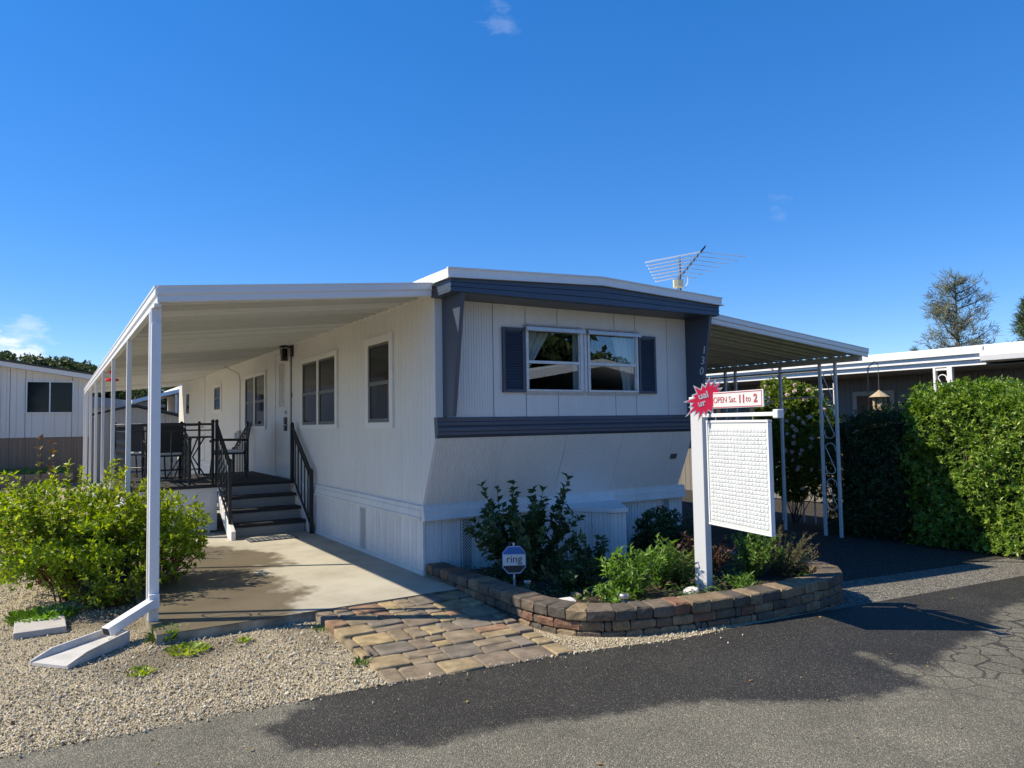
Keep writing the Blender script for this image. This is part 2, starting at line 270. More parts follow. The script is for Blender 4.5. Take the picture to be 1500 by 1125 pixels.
# ------------------------------------------------------------------ builders
WM = {}
def wmat(o): return WM.get(o.name, Matrix.Identity(4))
def link(o, parent=None, mw=None):
    COL.objects.link(o)
    if mw is None: mw = Matrix.Identity(4)
    if parent is not None:
        o.parent = parent; o.matrix_parent_inverse = wmat(parent).inverted()
    o.matrix_basis = mw; WM[o.name] = mw.copy()
    return o
def tag(o, label=None, cat=None, group=None, kind=None):
    if label: o['label'] = label
    if cat: o['category'] = cat
    if group: o['group'] = group
    if kind: o['kind'] = kind
    return o
def thing(name, label, cat, loc=(0, 0, 0), group=None):
    o = bpy.data.objects.new(name, None); o.empty_display_size = .1
    link(o, None, Matrix.Translation(loc)); return tag(o, label, cat, group)
def copy_tree(o, mw, label=None):
    """copy a thing with all parts to world matrix mw"""
    def rec(s, par, rel):
        c = s.copy(); COL.objects.link(c); m = rel @ WM[s.name]; WM[c.name] = m
        if par is not None: c.parent = par; c.matrix_parent_inverse = wmat(par).inverted()
        c.matrix_basis = m
        for ch in kids[s.name]: rec(ch, c, rel)
        return c
    rel = mw @ WM[o.name].inverted()
    r = rec(o, None, rel)
    if label: r['label'] = label
    return r
class _K(dict):
    def __missing__(self, k): return [c for c in bpy.data.objects if c.parent and c.parent.name == k]
kids = _K()

class MB:
    def __init__(s): s.v = []; s.f = []
    def add(s, vs, fs):
        b = len(s.v); s.v.extend([tuple(x) for x in vs]); s.f.extend([tuple(i+b for i in f) for f in fs]); return s
    def box(s, x0, x1, y0, y1, z0, z1):
        vs = [(x, y, z) for z in (z0, z1) for y in (y0, y1) for x in (x0, x1)]
        return s.add(vs, [(0, 2, 3, 1), (4, 5, 7, 6), (0, 1, 5, 4), (2, 6, 7, 3), (0, 4, 6, 2), (1, 3, 7, 5)])
    def obox(s, c, ax, ay, az, hx, hy, hz):
        c, ax, ay, az = Vector(c), Vector(ax), Vector(ay), Vector(az)
        vs = [c+ax*hx*i+ay*hy*j+az*hz*k for k in (-1, 1) for j in (-1, 1) for i in (-1, 1)]
        return s.add(vs, [(0, 2, 3, 1), (4, 5, 7, 6), (0, 1, 5, 4), (2, 6, 7, 3), (0, 4, 6, 2), (1, 3, 7, 5)])
    def bar(s, a, b, w, h=None, up=(0, 0, 1)):
        a, b = Vector(a), Vector(b); d = (b-a); L = d.length; d.normalize(); up = Vector(up)
        if abs(d.dot(up)) > .99: up = Vector((1, 0, 0))
        x = d.cross(up).normalized(); y = x.cross(d)
        return s.obox((a+b)/2, d, x, y, L/2, w/2, (h or w)/2)
    def tube(s, pts, r, n=8, cap=True):
        pts = [Vector(p) for p in pts]; rs = r if isinstance(r, (list, tuple)) else [r]*len(pts); b = len(s.v); x = None
        for i, p in enumerate(pts):
            d = (pts[min(i+1, len(pts)-1)]-pts[max(i-1, 0)]).normalized()
            if x is None: x = d.orthogonal().normalized()
            else: x = (x-d*x.dot(d)).normalized()
            y = d.cross(x)
            for k in range(n):
                a = 2*math.pi*k/n; s.v.append(tuple(p+(x*math.cos(a)+y*math.sin(a))*rs[i]))
        for i in range(len(pts)-1):
            for k in range(n):
                a0 = b+i*n+k; a1 = b+i*n+(k+1) % n; s.f.append((a0, a1, a1+n, a0+n))
        if cap: s.f.append(tuple(b+k for k in range(n))[::-1]); s.f.append(tuple(b+(len(pts)-1)*n+k for k in range(n)))
        return s
    def extrude(s, poly, origin, ax, ay, az, L):
        """polygon (u,v) in plane ax,ay swept along az by L"""
        o, ax, ay, az = Vector(origin), Vector(ax), Vector(ay), Vector(az); n = len(poly)
        vs = [o+ax*u+ay*v for u, v in poly]+[o+ax*u+ay*v+az*L for u, v in poly]
        return s.add(vs, [tuple(range(n))[::-1], tuple(range(n, 2*n))]+[(i, (i+1) % n, (i+1) % n+n, i+n) for i in range(n)])
    def lathe(s, prof, c, n=16):
        b = len(s.v)
        for r, z in prof:
            for k in range(n):
                a = 2*math.pi*k/n; s.v.append((c[0]+r*math.cos(a), c[1]+r*math.sin(a), c[2]+z))
        for i in range(len(prof)-1):
            for k in range(n):
                a0 = b+i*n+k; a1 = b+i*n+(k+1) % n; s.f.append((a0, a1, a1+n, a0+n))
        s.f.append(tuple(b+k for k in range(n))[::-1]); s.f.append(tuple(b+(len(prof)-1)*n+k for k in range(n)))
        return s
    def mesh(s, name):
        m = bpy.data.meshes.new(name); m.from_pydata(s.v, [], s.f); m.update()
        bm = bmesh.new(); bm.from_mesh(m); bmesh.ops.recalc_face_normals(bm, faces=bm.faces); bm.to_mesh(m); bm.free()
        return m
    def build(s, name, mat, parent=None, smooth=False, bevel=0, kind=None, raw=False):
        if raw:
            m = bpy.data.meshes.new(name); m.from_pydata(s.v, [], s.f); m.update()
        else: m = s.mesh(name)
        m.materials.append(M[mat] if isinstance(mat, str) else mat)
        if smooth: m.polygons.foreach_set('use_smooth', [True]*len(m.polygons))
        o = bpy.data.objects.new(name, m); link(o, parent)
        if bevel:
            bv = o.modifiers.new('bevel', 'BEVEL'); bv.width = bevel; bv.segments = 2; bv.limit_method = 'ANGLE'; bv.angle_limit = R(40)
        if kind: o['kind'] = kind
        return o
def npmesh(name, V, F, mat, parent=None, attr=None, smooth=False):
    """V (n,3), F (m,k) same-size faces, fast"""
    m = bpy.data.meshes.new(name); V = np.asarray(V, np.float32); F = np.asarray(F, np.int32); k = F.shape[1]
    m.vertices.add(len(V)); m.vertices.foreach_set('co', V.ravel())
    m.loops.add(F.size); m.loops.foreach_set('vertex_index', F.ravel())
    m.polygons.add(len(F)); m.polygons.foreach_set('loop_start', np.arange(0, F.size, k, dtype=np.int32)); m.polygons.foreach_set('loop_total', np.full(len(F), k, np.int32))
    m.update(calc_edges=True)
    if attr:
        for an, av in attr.items():
            a = m.attributes.new(an, 'FLOAT', 'POINT'); a.data.foreach_set('value', np.asarray(av, np.float32))
    if smooth: m.polygons.foreach_set('use_smooth', np.ones(len(F), bool))
    m.materials.append(M[mat]); o = bpy.data.objects.new(name, m); return link(o, parent)
def text(body, size, mw, mat, parent, name='lettering', ex=.0015, align='CENTER', shear=0, bold=0):
    c = bpy.data.curves.new(name, 'FONT'); c.body = body; c.size = size; c.extrude = ex; c.align_x = align; c.align_y = 'CENTER'; c.shear = shear; c.offset = bold
    t = bpy.data.objects.new('tmp', c); COL.objects.link(t); dg = bpy.context.evaluated_depsgraph_get(); dg.update()
    me = bpy.data.meshes.new_from_object(t.evaluated_get(dg)); bpy.data.objects.remove(t); bpy.data.curves.remove(c)
    me.materials.clear(); me.materials.append(M[mat]); me.transform(mw); me.name = name
    return link(bpy.data.objects.new(name, me), parent)
def frame_mat(o, ax, ay):
    ax, ay = Vector(ax).normalized(), Vector(ay).normalized(); az = ax.cross(ay)
    return Matrix(((ax.x, ay.x, az.x, o[0]), (ax.y, ay.y, az.y, o[1]), (ax.z, ay.z, az.z, o[2]), (0, 0, 0, 1)))

# ------------------------------------------------------------------ foliage
def nrm(a): return a/np.maximum(np.linalg.norm(a, axis=-1, keepdims=True), 1e-9)
def leaf_arrays(P, D, N, Ln, Wd, fold=.25, young=None):
    """one folded four-triangle leaf per row: base P, direction D, face normal N"""
    n = len(P); D = nrm(D); S = nrm(np.cross(D, N)); N = np.cross(S, D)
    L = Ln[:, None]; W = Wd[:, None]
    droop = N*(-.12*L)
    base = P; mid = P+D*L*.5; tip = P+D*L+droop
    lft = P+D*L*.45+S*W*.5+N*W*fold; rgt = P+D*L*.45-S*W*.5+N*W*fold
    V = np.stack([base, lft, tip, rgt, mid], 1).reshape(-1, 3)
    i = np.arange(n)[:, None, None]*5
    F = (i+np.array([[0, 4, 1], [1, 4, 2], [0, 3, 4], [3, 2, 4]])[None]).reshape(-1, 3)
    y = np.repeat(young if young is not None else np.zeros(n), 5)
    return V, F, y
def rosettes(T, A, k, ln, wd, spread=(.35, 1.1), jit=.3, r=None, young=None, fold=.25, rise=.0):
    """k leaves round each twig tip T with axis A"""
    r = r or rng; n = len(T); A = nrm(A)
    ref = np.where(np.abs(A[:, 2:3]) > .9, np.array([[1., 0, 0]]), np.array([[0, 0, 1.]])); X = nrm(np.cross(A, ref)); Y = np.cross(A, X)
    az = (np.arange(k)[None]*2.399+r.random((n, 1))*6.28+r.normal(0, .3, (n, k)))
    el = r.uniform(spread[0], spread[1], (n, k))
    D = (np.cos(el)[..., None]*A[:, None]+np.sin(el)[..., None]*(np.cos(az)[..., None]*X[:, None]+np.sin(az)[..., None]*Y[:, None]))
    L = ln*r.uniform(1-jit, 1+jit, (n, k))
    P = T[:, None]-A[:, None]*(r.random((n, k))*ln*1.0)[..., None]*.8
    Nn = A[:, None]+r.normal(0, .35, (n, k, 3))
    yg = None if young is None else np.repeat(young[:, None], k, 1).ravel()*r.uniform(.3, 1, n*k)
    return leaf_arrays(P.reshape(-1, 3), D.reshape(-1, 3), Nn.reshape(-1, 3), L.ravel(), (L*wd).ravel(), fold, yg)
def lump(d, seed, n=7, amp=.2):
    q = np.random.default_rng(seed); s = np.zeros(len(d))
    for _ in range(n):
        c = nrm(q.normal(0, 1, 3)); s += q.uniform(-.4, 1)*np.exp(-((1-d@c)/.18)**1)
    return 1+amp*(s-.3)
def bush(name, label, cat, c, rad, tips, k, ln, wd, mat, stem='twig', seed=1, zmin=None, amp=.25, up=.5, group=None, shell=.35, young_amt=.5, nst=14, spread=(.35, 1.15), parent=None, clump=0):
    q = np.random.default_rng(seed)
    root = parent or thing(name, label, cat, (c[0], c[1], zmin if zmin is not None else c[2]-rad[2]), group)
    d = nrm(q.normal(0, 1, (tips*2, 3)))
    if clump:      # gather the tips into shoots so gaps show
        cc = nrm(q.normal(0, 1, (clump, 3))); d = nrm(cc[q.integers(0, clump, len(d))]+q.normal(0, .16, d.shape))
    rr = (q.random(len(d))**shell)*lump(d, seed, amp=amp)
    T = np.array(c)+d*rr[:, None]*np.array(rad)
    if zmin is not None: T = T[T[:, 2] > zmin+.02]; 
    sel = min(tips, len(T)); T = T[:sel]
    rel = (T-np.array(c))/np.array(rad)
    A = nrm(rel)+np.array([0, 0, up])+q.normal(0, .3, T.shape)
    yg = np.clip((np.linalg.norm(rel, axis=1)-.75)*2.2, 0, 1)*young_amt*q.random(sel)
    V, F, y = rosettes(T, A, k, ln, wd, spread, r=q, young=yg)
    npmesh('foliage', V, F, mat, root, {'young': y})
    b = MB(); z0 = zmin if zmin is not None else c[2]-rad[2]
    for i in q.choice(sel, min(nst, sel), replace=False):
        t = Vector(T[i]); s = Vector((c[0]+q.normal(0, .04), c[1]+q.normal(0, .04), z0-.02)); m = s.lerp(t, .5)+Vector((q.normal(0, .05), q.normal(0, .05), .08))
        b.tube([s, m, t], [.009, .006, .003], 5)
    if b.v: b.build('stem', stem, root, raw=True)
    return root

# ================================================================== SETTING
def G(x): return -.08-.0225*np.log1p(np.exp((np.minimum(x, 14.)-1.5)*2))
def yedge(x): return np.interp(x, [-60, -3.5, -1.4, -.1, .8, 2.8, 6.3, 60], [-1.9, -2.04, -2.2, -2.38, -2.57, -2.615, -2.59, -2.2])
def grid(name, xs, yf, ts, zf, mat, attr=None, kind='structure'):
    xs = np.asarray(xs, float); ts = np.asarray(ts, float)
    X = np.repeat(xs[:, None], len(ts), 1); y0, y1 = yf(xs); Y = y0[:, None]+(y1-y0)[:, None]*ts[None]
    Z = zf(X, Y); V = np.stack([X, Y, Z], -1).reshape(-1, 3); n = len(ts)
    i = (np.arange(len(xs)-1)[:, None]*n+np.arange(n-1)[None]).ravel(); F = np.stack([i, i+n, i+n+1, i+1], 1)
    at = {k: f(X.ravel(), Y.ravel()) for k, f in attr.items()} if attr else None
    o = npmesh(name, V, F, mat, None, at, smooth=True); o['kind'] = kind; return o
def sdist(x, y, poly):
    P = np.array(poly); ins = np.zeros(len(x), bool); d = np.full(len(x), 1e9); p = np.stack([x, y], 1)
    for a, b in zip(P, np.roll(P, -1, 0)):
        t = np.clip(((p-a)@(b-a))/max((b-a)@(b-a), 1e-9), 0, 1); d = np.minimum(d, np.linalg.norm(p-(a+t[:, None]*(b-a)), axis=1))
        c = ((a[1] > y) != (b[1] > y)) & (x < (b[0]-a[0])*(y-a[1])/(b[1]-a[1]+1e-12)+a[0]); ins ^= c
    return np.where(ins, d, -d)
WET = [(-1.85, -1.9), (-2.0, -2.25), (-2.32, -2.42), (-2.26, -2.78), (-2.09, -2.95), (-1.655, -3.154), (-1.115, -3.22), (-.567, -3.374), (-.14, -3.5), (.185, -3.70), (.58, -3.97), (1.35, -4.178), (1.49, -3.81), (1.575, -3.51), (1.55, -4.03), (2.17, -3.82), (3.39, -3.6), (3.93, -3.35), (4.6, -3.29), (7.5, -3.3), (7.5, -2.3), (3, -2.3), (0, -2.0)]
def wetf(x, y): return np.clip(sdist(x, y, WET)*1.0, -.35, .35)
def crackf(x, y): return np.clip(1.25-np.hypot((x-3.3)/2.0, (y+4.0)/.85), 0, .55)*1.6
nearx = np.arange(-4.6, 7.0, .055)
xs = np.concatenate([[-60, -30, -16, -10, -7, -5.5], nearx, np.arange(7, 14.5, .5), [18, 26, 40, 60]])
grid('road', xs, lambda x: (np.full_like(x, -9.5), yedge(x)), np.concatenate([np.linspace(0, .45, 12)[:-1], np.linspace(.45, 1, 75)]), lambda X, Y: G(X)+.0*Y, 'asphalt', {'wet': wetf, 'cracked': crackf})
grid('gravel_bed', np.concatenate([np.linspace(-30, -8, 8), np.arange(-7, 2.21, .1)]), lambda x: (yedge(x), np.full_like(x, 34.)), np.concatenate([np.linspace(0, .2, 70), [.4, .7, 1]]), lambda X, Y: G(X)+.001, 'gravelbase', {'dirt': lambda x, y: np.exp(-(((x+2.5)/.5)**2+((y+.8)/.4)**2))+.8*np.exp(-(((x+2.8)/.55)**2+((y-.5)/.6)**2))+.55*np.exp(-(((x+1.5)/.2)**2+((y+1.0)/.8)**2))})
grid('carport_floor', np.linspace(2.2, 16, 44), lambda x: (-1.75-.16*(x-3.2)*0, np.full_like(x, 34.)) if False else (np.full_like(x, -1.85), np.full_like(x, 34.)), np.linspace(0, 1, 40), lambda X, Y: G(X)+.001, 'shadetar')
grid('driveway', np.linspace(2.2, 16, 44), lambda x: (yedge(x), np.full_like(x, -1.85)), np.linspace(0, 1, 12), lambda X, Y: G(X)+.001, 'aggregate')
grid('ground', [-900, -200, -60, -20, -5, 0, 1, 2, 3, 4, 6, 8, 10, 12, 14, 16, 60, 200, 900], lambda x: (np.full_like(x, -900.), np.full_like(x, 900.)), np.linspace(0, 1, 25), lambda X, Y: G(X)-.06, 'earth')
# wooded rise to the left, far off
def hz(X, Y): return -3+17*np.exp(-((X+60)/75)**2-((Y-190)/70)**2)+4*np.exp(-((X-30)/40)**2-((Y-170)/50)**2)
grid('hill', np.linspace(-260, 160, 50), lambda x: (np.full_like(x, 70.), np.full_like(x, 330.)), np.linspace(0, 1, 40), hz, 'earth')

# patio slab with a damp patch at the awning post
def slab_attr(x, y):
    d = np.minimum(np.hypot((x+2.35)/1.0, (y-.9)/1.7), np.hypot((x+2.1)/1.0, (y-2.6)/1.5)); return np.clip(.46-d*.43, -.4, .3)
sx = np.linspace(-2.6, .34, 60)
sl_o = grid('patio_slab', sx, lambda x: (np.full_like(x, -.415), np.full_like(x, 18.)), np.concatenate([np.linspace(0, .32, 80), [.5, .75, 1]]), lambda X, Y: 0*X, 'slab', {'wet': slab_attr})
b = MB(); b.box(-2.6, .34, -.415, 18, -.15, -.004)
o = b.build('slab_edge', 'slab', sl_o)

# loose gravel: low poly stones scattered with geometry nodes (uncountable)
def gravel_stones():
    N = 360000
    x = rng.uniform(-7.5, 1.3, N); y = rng.uniform(-3.0, 7.0, N)
    dist = np.hypot(x+3.27, y+6.63)
    k = rng.random(N) < np.clip((8.2-dist)/5.5, .28, 1)
    k &= y > yedge(x)-np.abs(rng.normal(0, .035, N))-(rng.random(N) < .012)*rng.exponential(.18, N); k &= ~((x > -2.6) & (y > -.42))
    k &= ~((x > -1.43) & (y > yedge(x)+.02) & (x < -.08))
    k &= ~((x > -.05) & (y > np.interp(x, [-.05, .1, .4, .9, 1.5, 2.3], [-1.9, -2.18, -2.3, -2.42, -2.5, -2.5])-.03))
    dirt = np.exp(-(((x+2.45)/.42)**2+((y+.75)/.33)**2))+np.exp(-(((x+2.75)/.5)**2+((y-.5)/.5)**2))
    k &= rng.random(N) > dirt*.93
    pn = np.sin(x*2.3+1)*np.cos(y*3.1)+np.sin(x*5.2+y*4.1)*.5
    k &= rng.random(N) > np.clip(pn-.75, 0, .6)
    x, y = x[k], y[k]; n = len(x)
    m = bpy.data.meshes.new('gravel'); m.vertices.add(n)
    m.vertices.foreach_set('co', np.stack([x, y, G(x)+.003+rng.uniform(-.002, .008, n)], 1).astype(np.float32).ravel())
    a = m.attributes.new('size', 'FLOAT', 'POINT'); a.data.foreach_set('value', (rng.lognormal(-5.17, .32, n)).astype(np.float32))
    o = bpy.data.objects.new('gravel', m); link(o); o['kind'] = 'stuff'
    ng = bpy.data.node_groups.new('scatter', 'GeometryNodeTree')
    ng.interface.new_socket('Geometry', in_out='INPUT', socket_type='NodeSocketGeometry'); ng.interface.new_socket('Geometry', in_out='OUTPUT', socket_type='NodeSocketGeometry')
    nd, lk = ng.nodes, ng.links
    gi, go = nd.new('NodeGroupInput'), nd.new('NodeGroupOutput')
    ico = nd.new('GeometryNodeMeshIcoSphere'); ico.inputs['Radius'].default_value = 1; ico.inputs['Subdivisions'].default_value = 2
    sp = nd.new('GeometryNodeSetPosition'); nt = nd.new('ShaderNodeTexNoise'); nt.inputs['Scale'].default_value = 1.1
    sb = nd.new('ShaderNodeVectorMath'); sb.operation = 'SUBTRACT'; sb.inputs[1].default_value = (.5, .5, .5); lk.new(nt.outputs['Color'], sb.inputs[0])
    ss = nd.new('ShaderNodeVectorMath'); ss.operation = 'SCALE'; ss.inputs['Scale'].default_value = 1.4; lk.new(sb.outputs[0], ss.inputs[0])
    lk.new(ico.outputs[0], sp.inputs['Geometry']); lk.new(ss.outputs[0], sp.inputs['Offset'])
    sm = nd.new('GeometryNodeSetMaterial'); sm.inputs['Material'].default_value = M['pebble']; lk.new(sp.outputs[0], sm.inputs[0])
    ip = nd.new('GeometryNodeInstanceOnPoints'); lk.new(gi.outputs[0], ip.inputs['Points']); lk.new(sm.outputs[0], ip.inputs['Instance'])
    rv = nd.new('FunctionNodeRandomValue'); rv.data_type = 'FLOAT_VECTOR'; rv.inputs[1].default_value = (6.28, 6.28, 6.28); lk.new(rv.outputs[0], ip.inputs['Rotation'])
    na = nd.new('GeometryNodeInputNamedAttribute'); na.data_type = 'FLOAT'; na.inputs['Name'].default_value = 'size'
    r2 = nd.new('FunctionNodeRandomValue'); r2.data_type = 'FLOAT_VECTOR'; r2.inputs[0].default_value = (.8, .7, .45); r2.inputs[1].default_value = (1.4, 1.1, .8); r2.inputs['Seed'].default_value = 3
    vm = nd.new('ShaderNodeVectorMath'); vm.operation = 'SCALE'; lk.new(r2.outputs[0], vm.inputs[0]); lk.new(na.outputs[0], vm.inputs['Scale']); lk.new(vm.outputs[0], ip.inputs['Scale'])
    lk.new(ip.outputs[0], go.inputs[0])
    md = o.modifiers.new('scatter', 'NODES'); md.node_group = ng
gravel_stones()

# paver path: each stone an object
path = bpy.data.objects.new('paver_path', MB().box(-1.40, -.07, -2.2, -.43, -.16, -.082).mesh('paver_path')); path.data.materials.append(M['soil']); link(path); path['kind'] = 'structure'
def stone_mesh(w, h, t, ch, q, name='paver'):
    """rounded irregular stone, w x h, thickness t, worn edge ch"""
    r = min(w, h)*.12; pts = []
    for cx, cy, a0 in ((w/2-r, h/2-r, 0), (-w/2+r, h/2-r, 90), (-w/2+r, -h/2+r, 180), (w/2-r, -h/2+r, 270)):
        for a in (8, 45, 82): pts.append((cx+r*math.cos(R(a0+a)), cy+r*math.sin(R(a0+a))))
    pts = [(x+q.normal(0, .0025), y+q.normal(0, .0025)) for x, y in pts]; n = len(pts)
    vs = [(x, y, -t) for x, y in pts]+[(x, y, -ch) for x, y in pts]+[(x*(1-.6*ch/w*2), y*(1-.6*ch/h*2), -ch*.3) for x, y in pts]+[(x*(1-2.2*ch/w*2), y*(1-2.2*ch/h*2), q.normal(0, .0008)) for x, y in pts]
    fs = [(i+k*n, (i+1) % n+k*n, (i+1) % n+(k+1)*n, i+(k+1)*n) for k in range(3) for i in range(n)]+[tuple(range(3*n, 4*n))]
    m = bpy.data.meshes.new(name); m.from_pydata(vs, [], fs); m.materials.append(M['paver']); m.polygons.foreach_set('use_smooth', [True]*len(fs)); return m
qp = np.random.default_rng(5); stone_lib = {}
def lay_paver(u0, u1, v0, v1):
    key = (round(u1-u0, 2), round(v1-v0, 2))
    def bil(u, v):
        a = Vector((-1.375, -.425)).lerp(Vector((.015, -.425)), u); c = Vector((-1.455, -2.215)).lerp(Vector((-.10, -2.405)), u); return a.lerp(c, v)
    c = bil((u0+u1)/2, (v0+v1)/2); e = bil(u1, (v0+v1)/2)-bil(u0, (v0+v1)/2)
    w = e.length-.007; h = (bil((u0+u1)/2, v1)-bil((u0+u1)/2, v0)).length-.007
    if key not in stone_lib: stone_lib[key] = [stone_mesh(w, h, .07, .007, qp) for _ in range(3)]
    o = bpy.data.objects.new('paver', stone_lib[key][qp.integers(3)])
    z = -.004-.066*((v0+v1)/2)+qp.normal(0, .0035)
    mw = Matrix.Translation((c.x, c.y, z)) @ Matrix.Rotation(math.atan2(e.y, e.x)+qp.normal(0, .012)+math.pi*qp.integers(2), 4, 'Z') @ Matrix.Rotation(qp.normal(0, .008)+.03, 4, 'X') @ Matrix.Rotation(qp.normal(0, .010), 4, 'Y')
    link(o, path, mw)
NU, NV = 5, 7
for j in range(NV):
    off = [0, .5, 0, .25, .5, 0, .5][j]/NU
    us = [0]+[i/NU+off for i in range(0 if off else 1, NU)]+[1]
    us = [u for i, u in enumerate(us) if i == 0 or u-us[i-1] > .02]
    for i in range(len(us)-1):
        u0, u1 = us[i], us[i+1]; v0, v1 = j/NV, (j+1)/NV; k = qp.random()
        if u1-u0 < .1: lay_paver(u0, u1, v0, v1)
        elif k < .66: lay_paver(u0, u1, v0, v1)
        elif k < .82: um = (u0+u1)/2; lay_paver(u0, um, v0, v1); lay_paver(um, u1, v0, v1) if k < .7 else (lay_paver(um, u1, v0, (v0+v1)/2), lay_paver(um, u1, (v0+v1)/2, v1))
        else:
            vm = (v0+v1)/2; lay_paver(u0, u1, v0, vm)
            if k < .9: um = (u0+u1)/2; lay_paver(u0, um, vm, v1); lay_paver(um, u1, vm, v1)
            else: lay_paver(u0, u1, vm, v1)

# ------------------------------------------------------------------ planter
PT = [(.0, .30), (.0, -1.55), (.02, -1.78), (.09, -1.98), (.22, -2.15), (.42, -2.28), (.9, -2.42), (1.5, -2.53), (2.1, -2.575), (2.65, -2.565), (2.98, -2.47), (3.20, -2.28), (3.28, -2.02), (3.24, -1.5), (3.05, -.6), (3.0, .3)]
PL = [0]
for a, c in zip(PT, PT[1:]): PL.append(PL[-1]+math.dist(a, c))
def on_path(s):
    s = min(max(s, 0), PL[-1]-1e-6)
    for i in range(len(PT)-1):
        if s <= PL[i+1]:
            t = (s-PL[i])/(PL[i+1]-PL[i]); return Vector((PT[i][0]+(PT[i+1][0]-PT[i][0])*t, PT[i][1]+(PT[i+1][1]-PT[i][1])*t, 0))
pw = thing('planter_wall', 'low curved wall of tan and reddish stone blocks around the planting bed', 'garden wall', (1.5, -2.5, -.1))
qb = np.random.default_rng(11); blib = {}
def block_mesh(L, D, H, q):
    b = MB(); ch = .009; vs = []; 
    def ring(z, i): 
        j = lambda: q.normal(0, .0022)
        return [(-L/2+i+j(), -D+i*.5, z+j()), (L/2-i+j(), -D+i*.5, z+j()), (L/2-i+j(), -i+j(), z+j()), (L/6+j(), -i+j(), z+j()), (-L/6+j(), -i+j(), z+j()), (-L/2+i+j(), -i+j(), z+j())]
    rs = [ring(0, ch*1.1), ring(ch*1.2, 0), ring(H*.5, -.0015), ring(H-ch*1.2, 0), ring(H, ch*1.1)]
    for r_ in rs: vs += r_
    fs = [(i+k*6, (i+1) % 6+k*6, (i+1) % 6+(k+1)*6, i+(k+1)*6) for k in range(4) for i in range(6)]+[(0, 5, 4, 3, 2, 1), (24, 25, 26, 27, 28, 29)]
    m = bpy.data.meshes.new('block'); m.from_pydata(vs, [], fs); m.materials.append(M['block']); return m
for z0, H, D, start, outw, s_from in ((-.275, .078, .2, .03, .0, 2.9), (-.197, .078, .2, .10, 0, 2.1), (-.119, .078, .2, .0, .0, 0), (-.041, .078, .2, .08, -.002, 0), (.037, .092, .22, .03, .006, 0)):
    s = max(start*0, s_from); first = True
    while s < PL[-1]-.05:
        L = float(qb.choice([.06, .145, .17, .195, .22], p=[.14, .22, .28, .22, .14]))
        if first: L = max(.12, L*.6); first = False
        p0, p1 = on_path(s), on_path(s+L); e = (p1-p0); c = (p0+p1)/2; ln = e.length
        key = (round(ln, 2), D)
        if key not in blib: blib[key] = []
        if len(blib[key]) < 5: blib[key].append(block_mesh(ln-.011, D, H-.004, qb))
        m = blib[key][qb.integers(len(blib[key]))]
        a = math.atan2(e.y, e.x)
        # outward is to the right of travel (path runs towards the road then along it)
        mw = Matrix.Translation((c.x, c.y, z0+.002)) @ Matrix.Rotation(a+math.pi+qb.normal(0, .012), 4, 'Z') @ Matrix.Translation((0, outw+qb.normal(0, .004), 0)) @ Matrix.Diagonal((1, 1, (H-.004)/(m.vertices[24].co.z-m.vertices[0].co.z), 1))
        o = bpy.data.objects.new('block', m); link(o, pw, mw); s += L
# soil inside
inner = []
for i in range(60):
    s = PL[-1]*i/59; p = on_path(s); t = (on_path(s+.02)-on_path(s-.02)).normalized(); inner.append((p.x-t.y*.12, p.y+t.x*.12))
b = MB(); n = len(inner); b.v = [(x, y, .0) for x, y in inner]+[(1.5, -1.0, .07)]; b.f = [(i, (i+1) % n, n) for i in range(n)]
so = b.build('planter_soil', 'soil', None, smooth=True); so['kind'] = 'structure'

# ================================================================== MOBILE HOME
W = 3.66; LEN = 18.2
home = thing('mobile_home', 'long white mobile home with navy trim, shutters and the number 130 on its front', 'mobile home', (1.83, 9, 0))
def ribsheet(name, u0, u1, pitch, g, d, bot, top, mat, parent, cap=True):
    """siding panel: flat ribs of width pitch-g between narrow grooves of depth d"""
    us = [(u0, d if cap else 0), (u0+.0015, 0)]; u = u0+pitch*.5
    while u < u1-.01:
        us += [(u, 0), (u+g*.25, d), (u+g*.75, d), (u+g, 0)]; u += pitch
    us += [(u1-.0015, 0), (u1, d if cap else 0)]
    b = MB(); vs = [bot(u, o) for u, o in us]+[top(u, o) for u, o in us]; n = len(us)
    b.add(vs, [(i, i+1, n+i+1, n+i) for i in range(n-1)])
    return b.build(name, mat, parent, raw=True)
SL = (.31)/(1.43-.72)
def side_y(z): return 0 if z > 1.43 else (1.43-z)*SL
# side wall panels; the first follows the slanted nose
sb_ = MB()
yy = [0.004, .9, 2.0, 3.02, 4.75, 5.38, 6.28, 7.0, 8.78, 10.2, 11.1, 12.3, 13.4, 15.3, 15.8, 16.8, LEN]
for i in range(len(yy)-1):
    y0, y1 = yy[i], yy[i+1]
    if i == 0:
        def bot(u, o): return (o, u+(0 if u > .31 else .0), .72 if u >= .31 else 1.43-(u/.31)*.71)
    else:
        def bot(u, o): return (o, u, .72)
    ribsheet('wall_panel', y0, y1-.0025, .102, .010, .004, bot, lambda u, o: (o, u, 2.985), 'wall', home)
# far end and off side close the body
b = MB(); b.add([(0, LEN, .72), (W, LEN, .72), (W, LEN, 2.98), (0, LEN, 2.98)], [(0, 1, 2, 3)]); b.add([(W, .31, .72), (W, LEN, .72), (W, LEN, 2.98), (W, .0, 2.98), (W, 0, 1.43)], [(0, 1, 2, 3, 4)])
b.add([(0.01, LEN-.01, .70), (W-.01, LEN-.01, .70), (W-.01, .33, .70), (.01, .33, .70)], [(0, 1, 2, 3)])
b.build('end_wall', 'wall', home, raw=True)
